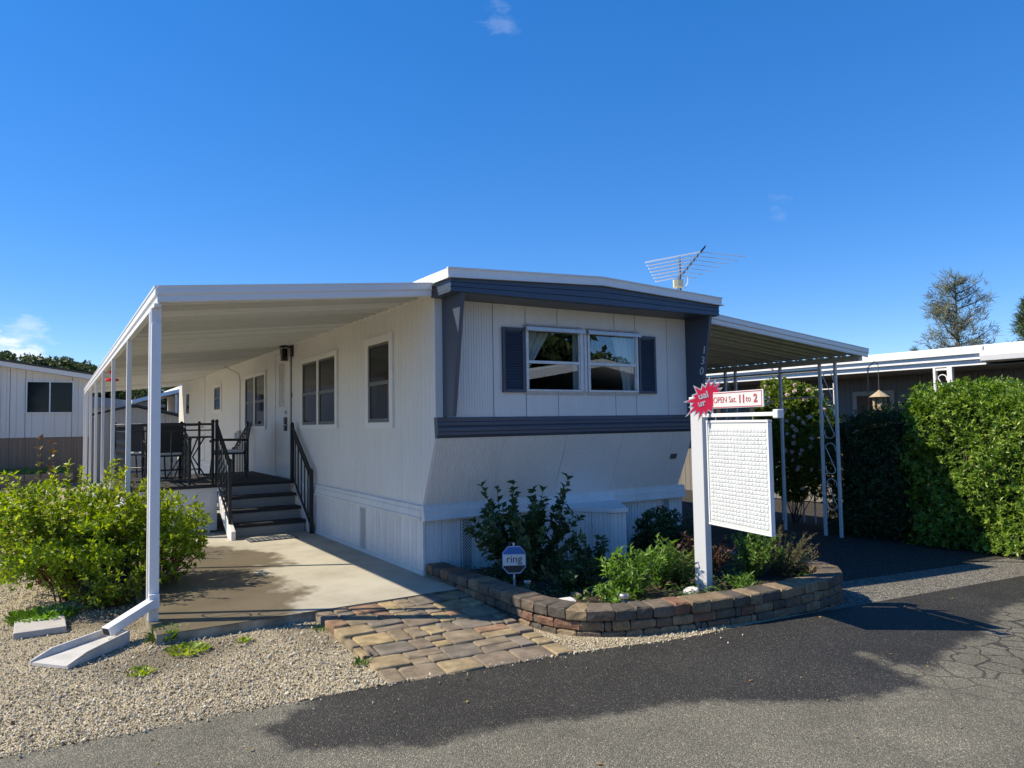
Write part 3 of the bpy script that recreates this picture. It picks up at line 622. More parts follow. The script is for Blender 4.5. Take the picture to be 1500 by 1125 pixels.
# front upper panels, cut round the window
fp = lambda u, o, z: (u, o, z)
def front(u0, u1, z0, z1, pitch=.032, dp=.0014):
    ribsheet('wall_panel', u0, u1-.006, pitch, .010, dp, lambda u, o: (u, o, z0), lambda u, o: (u, o, z1), 'front', home)
ZB, ZT = 1.60, 2.90; WX0, WX1, WZ0, WZ1 = 1.10, 2.705, 1.93, 2.60
front(.004, .682, ZB, ZT, .032, .0045); front(.682, WX0, ZB, ZT); front(WX0, 1.534, ZB, WZ0); front(1.534, 2.376, ZB, WZ0); front(2.376, WX1, ZB, WZ0)
front(WX0, 1.534, WZ1, ZT); front(1.534, 2.376, WZ1, ZT); front(2.376, WX1, WZ1, ZT); front(WX1, 3.23, ZB, ZT); front(3.23, W-.004, ZB, ZT, .032, .0045)
for xa_, xb_ in ((.01, WX0), (WX1, W-.01)):
    b = MB(); b.add([(xa_, .02, ZB), (xb_, .02, ZB), (xb_, .02, ZT), (xa_, .02, ZT)], [(0, 1, 2, 3)]); b.build('panel_backing', 'dark', home, raw=True)
# slanted lower nose
for u0, u1, dp in ((.006, .82, .0045), (.82, 1.65, .0022), (1.65, 2.49, .0016), (2.49, 3.33, .0016), (3.33, W-.004, .0016)):
    ribsheet('wall_panel', u0, u1-.0025, .032, .010, dp*1.5, lambda u, o: (u, .31+o, .70), lambda u, o: (u, o-.002, 1.44), 'front', home)
# navy belt with two ridges
band = [(-.012, 1.642), (-.03, 1.634), (-.03, 1.60), (-.040, 1.590), (-.040, 1.560), (-.032, 1.548), (-.042, 1.535), (-.042, 1.50), (-.036, 1.488), (-.036, 1.462), (-.008, 1.432), (.03, 1.425), (.05, 1.642)]
b = MB(); b.extrude([(y, z) for y, z in band], (-.006, 0, 0), (0, 1, 0), (0, 0, 1), (1, 0, 0), W+.012); b.build('belt_trim', 'navy', home)
# roof: low gable slab, white metal edge with a drip lip
yf, yb_ = -.455, LEN+.1
def rz(x): return 3.09+.085*(1-abs(x-1.83)/1.9)
b = MB(); b.extrude([(-.07, 3.09), (1.83, 3.175), (3.73, 3.09), (3.73, 2.995), (1.83, 3.08), (-.07, 2.995)], (0, yf, 0), (1, 0, 0), (0, 0, 1), (0, 1, 0), yb_-yf); b.build('roof', 'rooftop', home)
b = MB()
b.extrude([(-.09, 3.093), (1.83, 3.178), (3.75, 3.093), (3.75, 3.08), (1.83, 3.165), (-.09, 3.08)], (0, yf-.012, 0), (1, 0, 0), (0, 0, 1), (0, 1, 0), .03)
b.extrude([(-.09, 3.003), (1.83, 3.088), (3.77, 3.003), (3.77, 2.992), (1.83, 3.077), (-.09, 2.992)], (0, yf-.016, 0), (1, 0, 0), (0, 0, 1), (0, 1, 0), .03)
b.build('roof_edge', 'metal', home)
b = MB(); b.extrude([(-.085, 3.085), (-.072, 3.085), (-.072, 2.99), (-.085, 2.99)], (0, yf, 0), (1, 0, 0), (0, 0, 1), (0, 1, 0), yb_-yf); b.extrude([(3.732, 3.085), (3.745, 3.085), (3.745, 2.99), (3.732, 2.99)], (0, yf, 0), (1, 0, 0), (0, 0, 1), (0, 1, 0), yb_-yf); b.build('roof_edge', 'metal', home)
# navy fascia: three lapped courses under the roof and the soffit
for k in range(3):
    zt = lambda x, k=k: 2.868+(rz(x)-.097-2.868)*(k+1)/3; zb = lambda x, k=k: 2.868+(rz(x)-.097-2.868)*k/3+(.004 if k else 0)
    b = MB(); yk = -.435+.0*k
    b.add([(-.05, yk-.006, zb(0)), (1.83, yk-.006, zb(1.83)), (3.71, yk-.006, zb(3.66)), (3.71, yk, zt(3.66)), (1.83, yk, zt(1.83)), (-.05, yk, zt(0)),
           (-.05, yk+.03, zb(0)), (1.83, yk+.03, zb(1.83)), (3.71, yk+.03, zb(3.66)), (3.71, yk+.03, zt(3.66)), (1.83, yk+.03, zt(1.83)), (-.05, yk+.03, zt(0))],
          [(0, 1, 4, 5), (1, 2, 3, 4), (7, 6, 11, 10), (8, 7, 10, 9), (0, 6, 7, 1), (1, 7, 8, 2), (5, 4, 10, 11), (4, 3, 9, 10), (0, 5, 11, 6), (2, 8, 9, 3)])
    b.build('fascia_board', 'navy', home)
b = MB(); b.box(-.048, 3.708, -.404, .002, 2.862, 2.884); b.build('soffit', 'navy', home)
for xa_ in (-.05, 3.69):
    b = MB(); b.box(xa_, xa_+.02, -.404, -.003, 2.885, 2.99); b.build('fascia_board', 'navy', home)
# wedge fins
for x0 in (.07, 3.55):
    b = MB(); b.extrude([(-.003, 2.861), (-.425, 2.861), (-.215, 1.646), (-.003, 1.646)], (x0, 0, 0), (0, 1, 0), (0, 0, 1), (1, 0, 0), .045); b.build('fin', 'navy', home, bevel=.004)
for ch, y, z in (('1', -.318, 2.437), ('3', -.290, 2.308), ('0', -.265, 2.178)):
    text(ch, .135, frame_mat((3.547, y, z), (0, -1, .0), (0, 0, 1)), 'digit', home, 'number', .003, shear=.15)
# corner strips
b = MB(); b.box(-.012, .0, .001, .03, 1.645, 2.86); b.build('corner_strip', 'trimwhite', home)
b = MB(); b.bar((-.006, .006, 1.43), (-.006, .316, .725), .012, .03, up=(1, 0, 0)); b.build('corner_strip', 'trimwhite', home)
b = MB(); b.box(-.010, .0, .03, LEN, 2.905, 2.94); b.build('top_strip', 'trimwhite', home)
# lip and skirting
lip = [(.31, .722), (.283, .716), (.283, .675), (.272, .668), (.272, .60), (.262, .595), (.262, .568), (.30, .562), (.345, .562), (.345, .722)]
b = MB(); b.extrude(lip, (-.025, 0, 0), (0, 1, 0), (0, 0, 1), (1, 0, 0), W+.12); b.build('skirt_lip', 'skirt', home)
b = MB(); b.extrude([(-.004, .722), (-.022, .716), (-.022, .675), (-.03, .668), (-.03, .60), (-.04, .595), (-.04, .568), (-.01, .562), (.03, .562), (.03, .722)], (0, .346, 0), (1, 0, 0), (0, 0, 1), (0, 1, 0), LEN-.35); b.build('skirt_lip', 'skirt', home)
def vent(b, o, ux, w, z0, z1, step=.022):
    """diamond lattice of thin bars in a frame, in plane origin o, direction ux"""
    o, ux = Vector(o), Vector(ux); nrm_ = ux.cross(Vector((0, 0, 1))); h = z1-z0
    P_ = lambda u, z: o+ux*u+Vector((0, 0, z0+z))
    for u in (0, w): b.bar(P_(u, 0), P_(u, h), .012, .014, up=nrm_)
    for z in (0, h): b.bar(P_(0, z), P_(w, z), .012, .014, up=nrm_)
    k = -int(h/step/1.0)
    t = -h
    while t < w:
        for sg in (0, 1):
            u0, u1 = t, t+h; a, c = max(0, -t), min(h, w-t)
            if c-a > .01:
                f = (lambda q: P_(t+q, q)) if not sg else (lambda q: P_(t+q, h-q)); b.bar(f(a), f(c), .007, .005, up=nrm_)
        t += step*1.5
xsk = [-.012, .2, .438]; vents = [(.438, .588), (3.387, 3.523)]
cuts = [(-.012, .205), (.205, .436), (.59, .80), (.80, 1.02), (1.02, 1.24), (1.24, 1.5), (1.5, 1.75), (1.75, 2.0), (2.0, 2.3), (2.3, 2.6), (2.6, 2.83), (2.83, 3.06), (3.06, 3.385), (3.525, 3.65), (3.65, W+.085)]
for a, c in cuts: ribsheet('skirt_board', a, c-.004, .05, .012, .007, lambda u, o: (u, .325+o, -.16), lambda u, o: (u, .325+o, .566), 'skirt', home)
for a, c in vents:
    b = MB(); b.box(a, c, .345, .35, -.16, .566); b.build('vent_back', 'dark', home)
    b = MB(); vent(b, (a+.01, .328, 0), (1, 0, 0), c-a-.02, -.1, .55); b.build('vent_lattice', 'skirt', home)
y = .326
k = 0
while y < 17.9:
    wv = .208
    if abs(y-1.99) < .1 or abs(y-6.2) < .1:
        b = MB(); b.box(.018, .022, y, y+wv, 0, .566); b.build('vent_back', 'dark', home)
        b = MB(); vent(b, (-.002, y+.19, 0), (0, -1, 0), .17, .02, .55); b.build('vent_lattice', 'skirt', home)
    else:
        ribsheet('skirt_board', y, y+wv-.006, .104, .014, .008, lambda u, o: (-.010+o, u, -.02), lambda u, o: (-.010+o, u, .566), 'skirt', home)
    y += wv
b = MB(); b.box(-.022, -.0105, .33, 17.9, .001, .045); b.build('skirt_track', 'skirt', home)
b = MB(); b.box(-.016, .01, .318, .3255, .0, .561); b.build('corner_strip', 'skirt', home)
# bay cover in front of the skirting
bay = [(1.43, .318), (1.93, -.385), (2.11, -.435), (2.60, .318)]
for (xa, ya), (xb, yb2) in zip(bay, bay[1:]):
    ux = Vector((xb-xa, yb2-ya, 0)); L = ux.length; ux.normalize(); nn = Vector((-ux.y, ux.x, 0))
    nb = max(1, round(L/.2))
    for i in range(nb):
        ribsheet('bay_board', L*i/nb, L*(i+1)/nb-.004, .05, .012, .007, lambda u, o: tuple(Vector((xa, ya, -.1))+ux*u+nn*o), lambda u, o: tuple(Vector((xa, ya, .56))+ux*u+nn*o), 'skirt', home)
ctr = Vector((2.0, .2)); top = [tuple(ctr+(Vector(p)-ctr)*1.05) if p[1] < .3 else p for p in bay]
b = MB(); b.extrude(top, (0, 0, .562), (1, 0, 0), (0, 1, 0), (0, 0, 1), .05); b.build('bay_rim', 'skirt', home, bevel=.006)
# little plate and hose tap
b = MB(); b.obox((3.42, .132, 1.115), (1, 0, 0), Vector((0, .31, -.71)).normalized(), Vector((0, -.71, -.31)).normalized(), .055, .035, .004); b.build('data_plate', 'sash', home)
b = MB(); b.tube([(3.33, .33, .44), (3.33, .27, .44), (3.33, .25, .41)], .011, 8); b.lathe([(.0, -.004), (.03, -.004), (.03, .006), (0, .006)], (3.33, .27, .475), 10); b.build('tap', 'feeder_red', home)

# front window: frame, two sliders with a rail, drip caps, curtains, dark room
b = MB(); b.box(WX0+.01, WX1-.01, .07, .075, 1.70, 1.705)
bx = MB(); X0, X1, Z0, Z1, Y1 = WX0-.3, WX1+.3, 1.45, 2.8, 2.4
bx.add([(X0, .06, Z0), (X1, .06, Z0), (X1, Y1, Z0), (X0, Y1, Z0), (X0, .06, Z1), (X1, .06, Z1), (X1, Y1, Z1), (X0, Y1, Z1)], [(0, 1, 2, 3), (7, 6, 5, 4), (3, 2, 6, 7), (0, 3, 7, 4), (2, 1, 5, 6)])
bx.box(X0, X1, .045, .055, Z0, WZ0-.01); bx.box(X0, X1, .045, .055, WZ1+.01, Z1); bx.box(X0, WX0-.01, .045, .055, WZ0, WZ1); bx.box(WX1+.01, X1, .045, .055, WZ0, WZ1)
bx.build('room', 'dark', home, raw=True)
win = None
for a, c in ((WX0-.015, 1.862), (1.946, WX1+.015)):
    b = MB(); t = .026
    for x in (a, c-t): b.box(x, x+t, -.03, .03, WZ0-.015, WZ1+.015)
    for z in (WZ0-.015, WZ1+.015-t): b.box(a+t, c-t, -.028, .028, z, z+t)
    w_ = b.build('window', 'alu', home, bevel=.003)
    b = MB(); b.box(a+t, c-t, -.022, .012, 2.228, 2.262); b.build('rail', 'alu', w_, bevel=.003)
    for xs0 in (a+t, c-t-.018):
        b = MB(); b.box(xs0, xs0+.018, -.014, .010, WZ0+.017, WZ1-.017); b.build('sash', 'alu', w_)
    b = MB(); b.box(a+t+.018, c-t-.018, -.004, .0, WZ0+.017, 2.228); b.build('pane', 'glass', w_)
    b = MB(); b.box(a+t+.018, c-t-.018, -.010, -.006, 2.262, WZ1-.017); b.build('pane', 'glass', w_)
    b = MB(); b.extrude([(-.002, WZ1+.048), (-.075, WZ1+.028), (-.08, WZ1-.012), (-.07, WZ1-.012), (-.066, WZ1+.018), (-.002, WZ1+.03)], (a-.02, 0, 0), (0, 1, 0), (0, 0, 1), (1, 0, 0), c-a+.04); b.build('drip_cap', 'alu', w_)
    b = MB(); b.box(a-.01, c+.01, -.012, -.001, WZ1+.05, WZ1+.066); b.box(a-.01, c+.01, -.012, -.001, WZ0-.05, WZ0-.03)
    xx = a
    while xx < c: b.lathe([(.006, -.004), (.006, .004)], (xx+.03, -.014, WZ1+.058), 6); b.lathe([(.006, -.004), (.006, .004)], (xx+.03, -.014, WZ0-.04), 6); xx += .11
    b.build('flashing', 'alu_worn', w_)
b = MB(); b.box(1.866, 1.942, -.018, .02, WZ0-.015, WZ1+.02); b.box(1.894, 1.914, -.03, -.0185, WZ0-.015, WZ1+.02); b.build('mullion', 'alu', home, bevel=.003)
def curtain(x0, x1, edge, name='curtain'):
    b = MB(); n = 40; rows = 14
    for j in range(rows+1):
        z = WZ1-.01-(WZ1-WZ0-.0)*j/rows
        for i in range(n+1):
            u = i/n; xa, xb = edge(j/rows, x0, x1); b.v.append((xa+(xb-xa)*u, .10+.022*math.sin(u*34+j*.1)+.01*math.sin(u*13), z))
    for j in range(rows):
        for i in range(n): q = j*(n+1)+i; b.f.append((q, q+1, q+n+2, q+n+1))
    return b.build(name, 'curtain', home, smooth=True, raw=True)
curtain(1.08, 1.50, lambda t, a, c: (a, a+(c-a)*max(.06, 1-t*1.15)))
curtain(2.42, 2.82, lambda t, a, c: (a+.17*min(1, t*1.25), c))
curtain(1.80, 1.92, lambda t, a, c: (a+.03, c))
# shutters
for a, c in ((.785, 1.068), (2.735, 3.012)):
    b = MB(); z0, z1 = 1.905, 2.612
    for x in (a, c-.03): b.box(x, x+.03, -.03, -.001, z0, z1)
    b.box(a+.03, c-.03, -.03, -.001, z0, z0+.03); b.box(a+.03, c-.03, -.03, -.001, z1-.03, z1)
    z = z0+.04
    while z < z1-.04: b.obox(((a+c)/2, -.014, z), (1, 0, 0), (0, .60, .80), (0, -.80, .60), (c-a)/2-.031, .017, .003); z += .029
    b.box(a+.03, c-.03, -.006, -.002, z0+.03, z1-.03)
    b.build('shutter', 'navy', home)

# side windows, doors
def side_window(y0, y1, z0, z1, n, fr=.075):
    b = MB(); t = fr
    b.box(-.028, -.0005, y0, y0+t, z0, z1); b.box(-.028, -.0005, y1-t, y1, z0, z1); b.box(-.028, -.0005, y0+t, y1-t, z0, z0+t*.8); b.box(-.028, -.0005, y0+t, y1-t, z1-t, z1)
    w_ = b.build('window', 'trimwhite', home, bevel=.004)
    ya, yb = y0+t, y1-t; gap = .075; wd = ((yb-ya)-(n-1)*gap)/n; za, zb = z0+t*.8, z1-t; zm = za+(zb-za)*.47
    for i in range(n):
        a = ya+i*(wd+gap); c = a+wd
        if i: bm_ = MB(); bm_.box(-.027, -.001, a-gap, a, za, zb); bm_.build('mullion', 'trimwhite', w_)
        b = MB(); f = .028
        b.box(-.016, -.001, a, a+f, zm, zb); b.box(-.016, -.001, c-f, c, zm, zb); b.box(-.016, -.001, a+f, c-f, zb-f, zb)
        g = .05
        b.box(-.020, -.001, a, a+g, za, zm); b.box(-.020, -.001, c-g, c, za, zm); b.box(-.020, -.001, a+g, c-g, za, za+g*.9); b.box(-.024, -.001, a, c, zm, zm+.045)
        b.build('sash', 'sash', w_)
        b = MB(); b.box(-.006, -.002, a+f, c-f, zm+.045, zb-f); b.build('pane', 'darkglass', w_)
        b = MB(); b.box(-.010, -.002, a+g, c-g, za+g*.9, zm); b.build('pane', 'darkglass', w_)
side_window(1.09, 1.94, 1.535, 2.64, 1, .09); side_window(3.03, 4.74, 1.535, 2.62, 2); side_window(7.02, 8.77, 1.53, 2.62, 2)
side_window(11.25, 12.2, 1.93, 2.62, 1, .09); side_window(15.9, 16.62, 1.95, 2.62, 1, .05)
for y0, y1, glassw in ((5.40, 6.27, True), (13.5, 14.4, False)):
    b = MB(); b.box(-.022, -.0005, y0, y1, .735, 2.82); d_ = b.build('door', 'wall', home, bevel=.004)
    b = MB(); b.box(-.034, -.001, y0-.05, y0-.004, .73, 2.87); b.box(-.034, -.001, y1+.004, y1+.05, .73, 2.87); b.box(-.034, -.001, y0-.004, y1+.004, 2.825, 2.87); b.build('jamb', 'trimwhite', d_)
    b = MB(); b.box(-.012, -.002, y0-.0036, y0-.0004, .735, 2.82); b.build('weather_strip', 'black', d_)
    if glassw:
        b = MB(); t = .03; b.box(-.032, -.0225, 5.66, 5.66+t, 1.88, 2.68); b.box(-.032, -.0225, 6.07-t, 6.07, 1.88, 2.68); b.box(-.032, -.0225, 5.66+t, 6.07-t, 1.88, 1.88+t); b.box(-.032, -.0225, 5.66+t, 6.07-t, 2.68-t, 2.68); b.build('light_frame', 'trimwhite', d_)
        b = MB(); b.box(-.026, -.0225, 5.69, 6.04, 1.91, 2.65); b.build('door_light', M['alu_worn'], d_)
        b = MB(); b.box(-.05, -.0225, 5.54, 5.66, 1.50, 1.73); b.build('keypad_lock', 'blue' if False else 'signdark', d_, bevel=.006)
        b = MB(); b.lathe([(.03, 0), (.03, .02), (.022, .03), (0, .032)], (0, 0, 0), 12); o = b.build('deadbolt', 'steel', d_); o.matrix_basis = Matrix.Translation((-.0225, 5.58, 1.81)) @ Matrix.Rotation(-math.pi/2, 4, 'Y'); 
        b = MB(); b.tube([(-.022, 5.48, 1.60), (-.075, 5.48, 1.60), (-.075, 5.60, 1.60)], .011, 8); b.build('handle', 'steel', d_)
    else:
        b = MB(); b.tube([(-.022, 13.6, 1.6), (-.07, 13.6, 1.6)], .03, 10); b.build('handle', 'steel', d_)
b = MB(); b.box(-.05, -.001, 9.15, 9.38, 1.33, 1.50); b.box(-.05, -.001, 9.45, 9.62, 1.33, 1.46); b.build('outlet_box', 'greyroof', home, bevel=.006)
b = MB(); b.tube([(-.008, 9.25, 1.50), (-.008, 9.25, 2.55), (-.02, 9.3, 2.7), (-.3, 9.4, 2.86)], .006, 6); b.build('cable', 'sash', home)
b = MB(); b.box(-.012, -.001, 5.30, 5.34, 2.05, 2.12); b.build('doorbell', 'sash', home)
b = MB(); b.tube([(-.01, 5.335, 1.0), (-.01, 5.335, 2.72)], .007, 6); b.build('conduit', 'sash', home)
# wall lantern by the door
b = MB(); b.box(-.03, -.001, 5.22, 5.36, 2.72, 2.90); b.bar((-.02, 5.29, 2.87), (-.13, 5.29, 2.90), .02); b.lathe([(.02, .04), (.085, 0), (.09, -.015)], (-.13, 5.29, 2.875), 4)
for sx_ in (-1, 1):
    for sy_ in (-1, 1): b.bar((-.13+sx_*.055, 5.29+sy_*.055, 2.86), (-.13+sx_*.042, 5.29+sy_*.042, 2.66), .010)
b.box(-.18, -.08, 5.24, 5.34, 2.645, 2.66); lamp = b.build('wall_lantern', 'black', home)
b = MB(); b.lathe([(.045, 0), (.055, .18)], (-.13, 5.29, 2.665), 4); b.build('lantern_glass', 'darkglass', lamp)

# ------------------------------------------------------------------ awnings
def pan_sheet(b, y0, y1, pitch, w, d, x0, z0, x1, z1):
    """ribbed metal pan, ribs run from (x0,z0) to (x1,z1); ribs rise by d"""
    ys = [(y0, 0)]; y = y0+(pitch-w)*.5
    while y+w < y1+1e-6: ys += [(y, 0), (y+w*.2, d), (y+w*.8, d), (y+w, 0)]; y += pitch
    ys.append((y1, 0)); n = len(ys)
    b.add([(x0, y, z0+o) for y, o in ys]+[(x1, y, z1+o) for y, o in ys], [(i, i+1, n+i+1, n+i) for i in range(n-1)])
def split_pans(root, y0, y1, step, pitch, w, d, x0, z0, x1, z1, mat):
    y = y0
    while y < y1-.01:
        b = MB(); e_ = .004*((int(y*5+99) % 2)-.5); pan_sheet(b, y, min(y+step, y1), pitch, w, d, x0, z0+e_, x1, z1+e_); b.build('roof_pan', mat, root, raw=True); y += step
aw = thing('porch_awning', 'long white metal porch awning on slim posts along the left side of the home', 'awning', (-2.57, 0, 0))
AX, AZ = -2.56, 2.665; AE = 17.6
split_pans(aw, -.07, AE, .2, .2, .035, -.03, AX, AZ, -.013, 2.943, 'pan')
b = MB(); b.add([(AX, -.07, AZ+.035), (-.002, -.07, 2.982), (-.002, AE, 2.982), (AX, AE, AZ+.035)], [(0, 1, 2, 3)]); b.build('top_sheet', 'rooftop', aw, raw=True)
# stepped gutter fascia along the outer edge and the front
prof = [(0, 0), (-.012, .0), (-.02, .018), (-.02, .052), (-.036, .066), (-.036, .118), (-.044, .126), (-.044, .142), (0, .142)]
b = MB(); b.extrude(prof, (AX, -.085, 2.612), (1, 0, 0), (0, 0, 1), (0, 1, 0), AE+.085); b.build('side_gutter', 'metal', aw)
dz = (2.87-2.612)/(0-AX); prof2 = [(0, 0), (-.012, 0), (-.016, .015), (-.016, .055), (-.03, .068), (-.03, .12), (-.036, .126), (-.036, .136), (0, .136)]
b = MB(); n = len(prof2); b.add([(AX-.02, -.072+u, 2.615+v) for u, v in prof2]+[(-.0865, -.072+u, 2.615+(-.0865-AX+.02)*dz+v) for u, v in prof2], [tuple(range(n))[::-1], tuple(range(n, 2*n))]+[(i, (i+1) % n, (i+1) % n+n, i+n) for i in range(n)]); b.build('front_fascia', 'metal', aw)
b = MB(); b.bar((AX, AE+.02, 2.68), (-.09, AE+.02, 2.93), .03, .12); b.build('rear_fascia', 'metal', aw)
b = MB(); b.box(-2.60, -2.545, -.05, AE, 2.585, 2.611); b.build('beam', 'metal', aw)
def fluted(x, y, z0, z1, s):
    """square post with two shallow flutes per face"""
    h = s/2; pr = []
    side = [(-h, 0), (-h*.55, 0), (-h*.45, .006), (-h*.15, .006), (-h*.05, 0), (h*.05, 0), (h*.15, .006), (h*.45, .006), (h*.55, 0)]
    for k in range(4):
        for u, d in side:
            px, py = u, -h+d; c, s_ = math.cos(k*math.pi/2), math.sin(k*math.pi/2); pr.append((px*c-py*s_, px*s_+py*c))
    b = MB(); b.extrude(pr, (x, y, z0), (1, 0, 0), (0, 1, 0), (0, 0, 1), z1-z0); return b
b = fluted(-2.575, .065, 0, 2.584, .075); b.build('post', 'metal', aw)
b = MB(); b.box(-2.60, -2.55, .30, .35, 0, 2.584); b.build('post', 'metal', aw, bevel=.004)
for yv in (2.645, 5.30, 7.89, 10.5, 13.15, 15.72, 17.5):
    b = MB(); b.box(-2.60, -2.55, yv-.025, yv+.025, -.06, 2.584); b.build('post', 'metal', aw, bevel=.004)
def scrolls(b, P_, w, z0, z1, n, r=.006):
    """S scrolls between two posts; P_(u,z) gives the point"""
    h = (z1-z0)/n; ra = w*.40
    for i in range(n):
        zt, zb_ = z0+h*(i+.93)-ra, z0+h*(i+.07)+ra; pts = []
        for a in np.linspace(200, 20, 12): pts.append(P_(w*.5+ra*math.cos(R(a)), zt+ra*math.sin(R(a))))
        for a in np.linspace(200, 385, 12): pts.append(P_(w*.5+ra*math.cos(R(a)), zb_+ra*math.sin(R(a))))
        b.tube(pts, r, 6)
b = MB(); scrolls(b, lambda u, z: (-2.575, .105+u, z), .19, .4, 2.3, 4); b.build('scrollwork', 'metal', aw)
# downspout clamped to the front post, kicking out to the splash block
b = MB(); b.box(-2.612, -2.538, .0, .026, .20, 2.45)
sp_ = b.build('downspout', 'metal', aw, bevel=.004)
b = MB(); b.obox((-2.575, .012, .17), (1, 0, 0), (0, 1, 0), (0, 0, 1), .039, .042, .06); b.bar((-2.56, .02, .17), (-2.925, -.225, .035), .085, .07); b.build('elbow', 'metal', sp_, bevel=.005)
b = MB(); b.bar((-2.9255, -.2254, .0348), (-2.929, -.2275, .0335), .066, .052); b.build('spout_mouth', 'dark', sp_)

cp = thing('carport_awning', 'grey white carport awning with scrolled posts on the right side of the home', 'carport', (7.38, 1, -.35))
CX = 7.46; CZ = 2.50
def cz(x): return 2.895-(x-3.75)*(.345/3.7)
split_pans(cp, -.05, 15, .2, .20, .10, .060, 3.75, cz(3.75)-.0, CX, cz(CX), 'panolive')
b = MB(); b.add([(3.75, -.05, cz(3.75)+.08), (CX, -.05, cz(CX)+.08), (CX, 15, cz(CX)+.08), (3.75, 15, cz(3.75)+.08)], [(0, 1, 2, 3)]); b.build('top_sheet', 'rooftop', cp, raw=True)
b = MB(); n = len(prof2); b.add([(3.748, -.052+u, cz(3.748)-.04+v) for u, v in prof2]+[(CX+.01, -.052+u, cz(CX+.01)-.04+v) for u, v in prof2], [tuple(range(n))[::-1], tuple(range(n, 2*n))]+[(i, (i+1) % n, (i+1) % n+n, i+n) for i in range(n)]); b.build('front_fascia', 'metal', cp)
b = MB(); b.box(7.33, 7.42, .0, 15, cz(7.38)-.10, cz(7.38)-.012); b.build('beam', 'panolive', cp)
def rpost(y, mat='metal'):
    b = MB(); b.box(7.358, 7.402, y-.022, y+.022, -.45, cz(7.38)-.101); b.build('post', mat, cp, bevel=.004)
for y in (.45, .73, 1.50, 2.48, 2.72, 5.0, 5.25, 8.2, 8.45, 11.4): rpost(y)
b = MB(); scrolls(b, lambda u, z: (7.38, .475+u, z), .23, .05, 2.35, 4, .007); b.build('scrollwork', 'metal', cp)
b = MB(); scrolls(b, lambda u, z: (7.38, 2.50+u, z), .20, .05, 2.35, 4, .007); b.build('scrollwork', 'metal', cp)
b = MB(); b.box(7.365, 7.395, .75, 15, cz(7.38)-.21, cz(7.38)-.18); b.box(7.365, 7.395, .75, 1.47, 1.90, 1.93); b.build('cross_rail', 'panolive', cp)

# ------------------------------------------------------------------ antenna
an = thing('tv_antenna', 'rooftop television antenna with thin white rods above the right end of the roof', 'antenna', (3.6, .1, 3.1))
b = MB(); b.tube([(3.62, .12, 2.95), (3.62, .12, 3.70)], .014, 8); b.tube([(3.555, .10, 3.05), (3.555, .10, 3.33)], .008, 6); b.build('mast', 'sash', an)
boom0, boom1 = Vector((3.57, .12, 3.40)), Vector((3.84, -.06, 3.78))
bd = (boom1-boom0).normalized(); b = MB(); b.bar(boom0, boom1, .026); b.build('boom', 'alu', an)
b = MB(); b.obox(boom1+bd*.03, bd, (0, 0, 1), bd.cross(Vector((0, 0, 1))).normalized(), .045, .016, .022); b.build('boom_tip', 'black', an)
b = MB(); b.box(3.53, 3.63, .07, .17, 3.30, 3.41); b.build('rotor_box', pm('aged_cream', (.55, .50, .30), .5, .15, 8, 60), an, bevel=.012)
b = MB(); b.tube([(3.66, .10, 3.45), (3.73, .09, 3.46), (3.74, .10, 3.38), (3.67, .10, 3.28)], .007, 6); b.build('cable', 'white_plastic', an)
for i in range(7):
    p = boom0.lerp(boom1, .12+.84*i/6); t = i/6
    b = MB(); b.tube([p, p+Vector((-.80, .40, -.17)).normalized()*(.34+.42*t)], .0085, 5); b.build('rod', 'metal', an)
    b = MB(); b.tube([p, p+Vector((.86, -.42, -.09)).normalized()*(.22+.40*t)], .0045, 5); b.build('rod', 'alu', an)
    b = MB(); b.obox(p, bd, (0, 0, 1), bd.cross(Vector((0, 0, 1))).normalized(), .012, .02, .02); b.build('insulator', 'sash', an)

# ================================================================== PORCH
pr = thing('porch_steps', 'raised porch with dark treads, white stringers and black iron railings beside the home', 'porch', (-1.2, 6.5, 0))
DZ = .72
b = MB(); b.box(-2.46, -.022, 5.07, 8.0, DZ-.05, DZ); b.build('deck_floor', 'deck', pr, bevel=.006)
b = MB(); b.box(-2.44, -1.188, 5.10, 5.13, .03, DZ-.051); b.box(-2.44, -2.41, 5.131, 7.98, .03, DZ-.051); b.build('deck_skirt', 'skirt', pr)
b = MB(); b.box(-1.36, -1.29, 5.09, 5.16, 0, .08); b.build('foot_trim', 'skirt', pr)
for i in range(4):
    y0 = 5.07-.25*i; z = DZ-.18*i
    b = MB(); b.box(-1.07, -.09+(.0), y0+.005, y0+.03, z-.18 if i < 4 else 0, z-.052); b.build('riser', 'riser', pr)
    if i < 3 or True:
        zt = z-.18
        if zt > .05:
            b = MB(); b.box(-1.10, -.075, y0-.27, y0+.004, zt-.045, zt); b.build('tread', 'deck', pr, bevel=.006)
for xs_ in ((-1.185, -1.125), (-.065, -.027)):
    b = MB(); b.extrude([(5.06, .60), (5.06, .42), (4.30, -.0), (4.06, .0), (4.06, .12)], (xs_[0], 0, 0), (0, 1, 0), (0, 0, 1), (1, 0, 0), xs_[1]-xs_[0]); b.build('stringer', 'trimwhite', pr, bevel=.004)
def twisted(b, p, q, r=.009):
    p, q = Vector(p), Vector(q); d = q-p; L = d.length; n = 13; pts = []; rs = []
    for i in range(n): pts.append(p+d*(i/(n-1))); rs.append(r*(1.55 if (i % 2 and 1 < i < n-2) else .75))
    b.tube(pts, rs, 6)
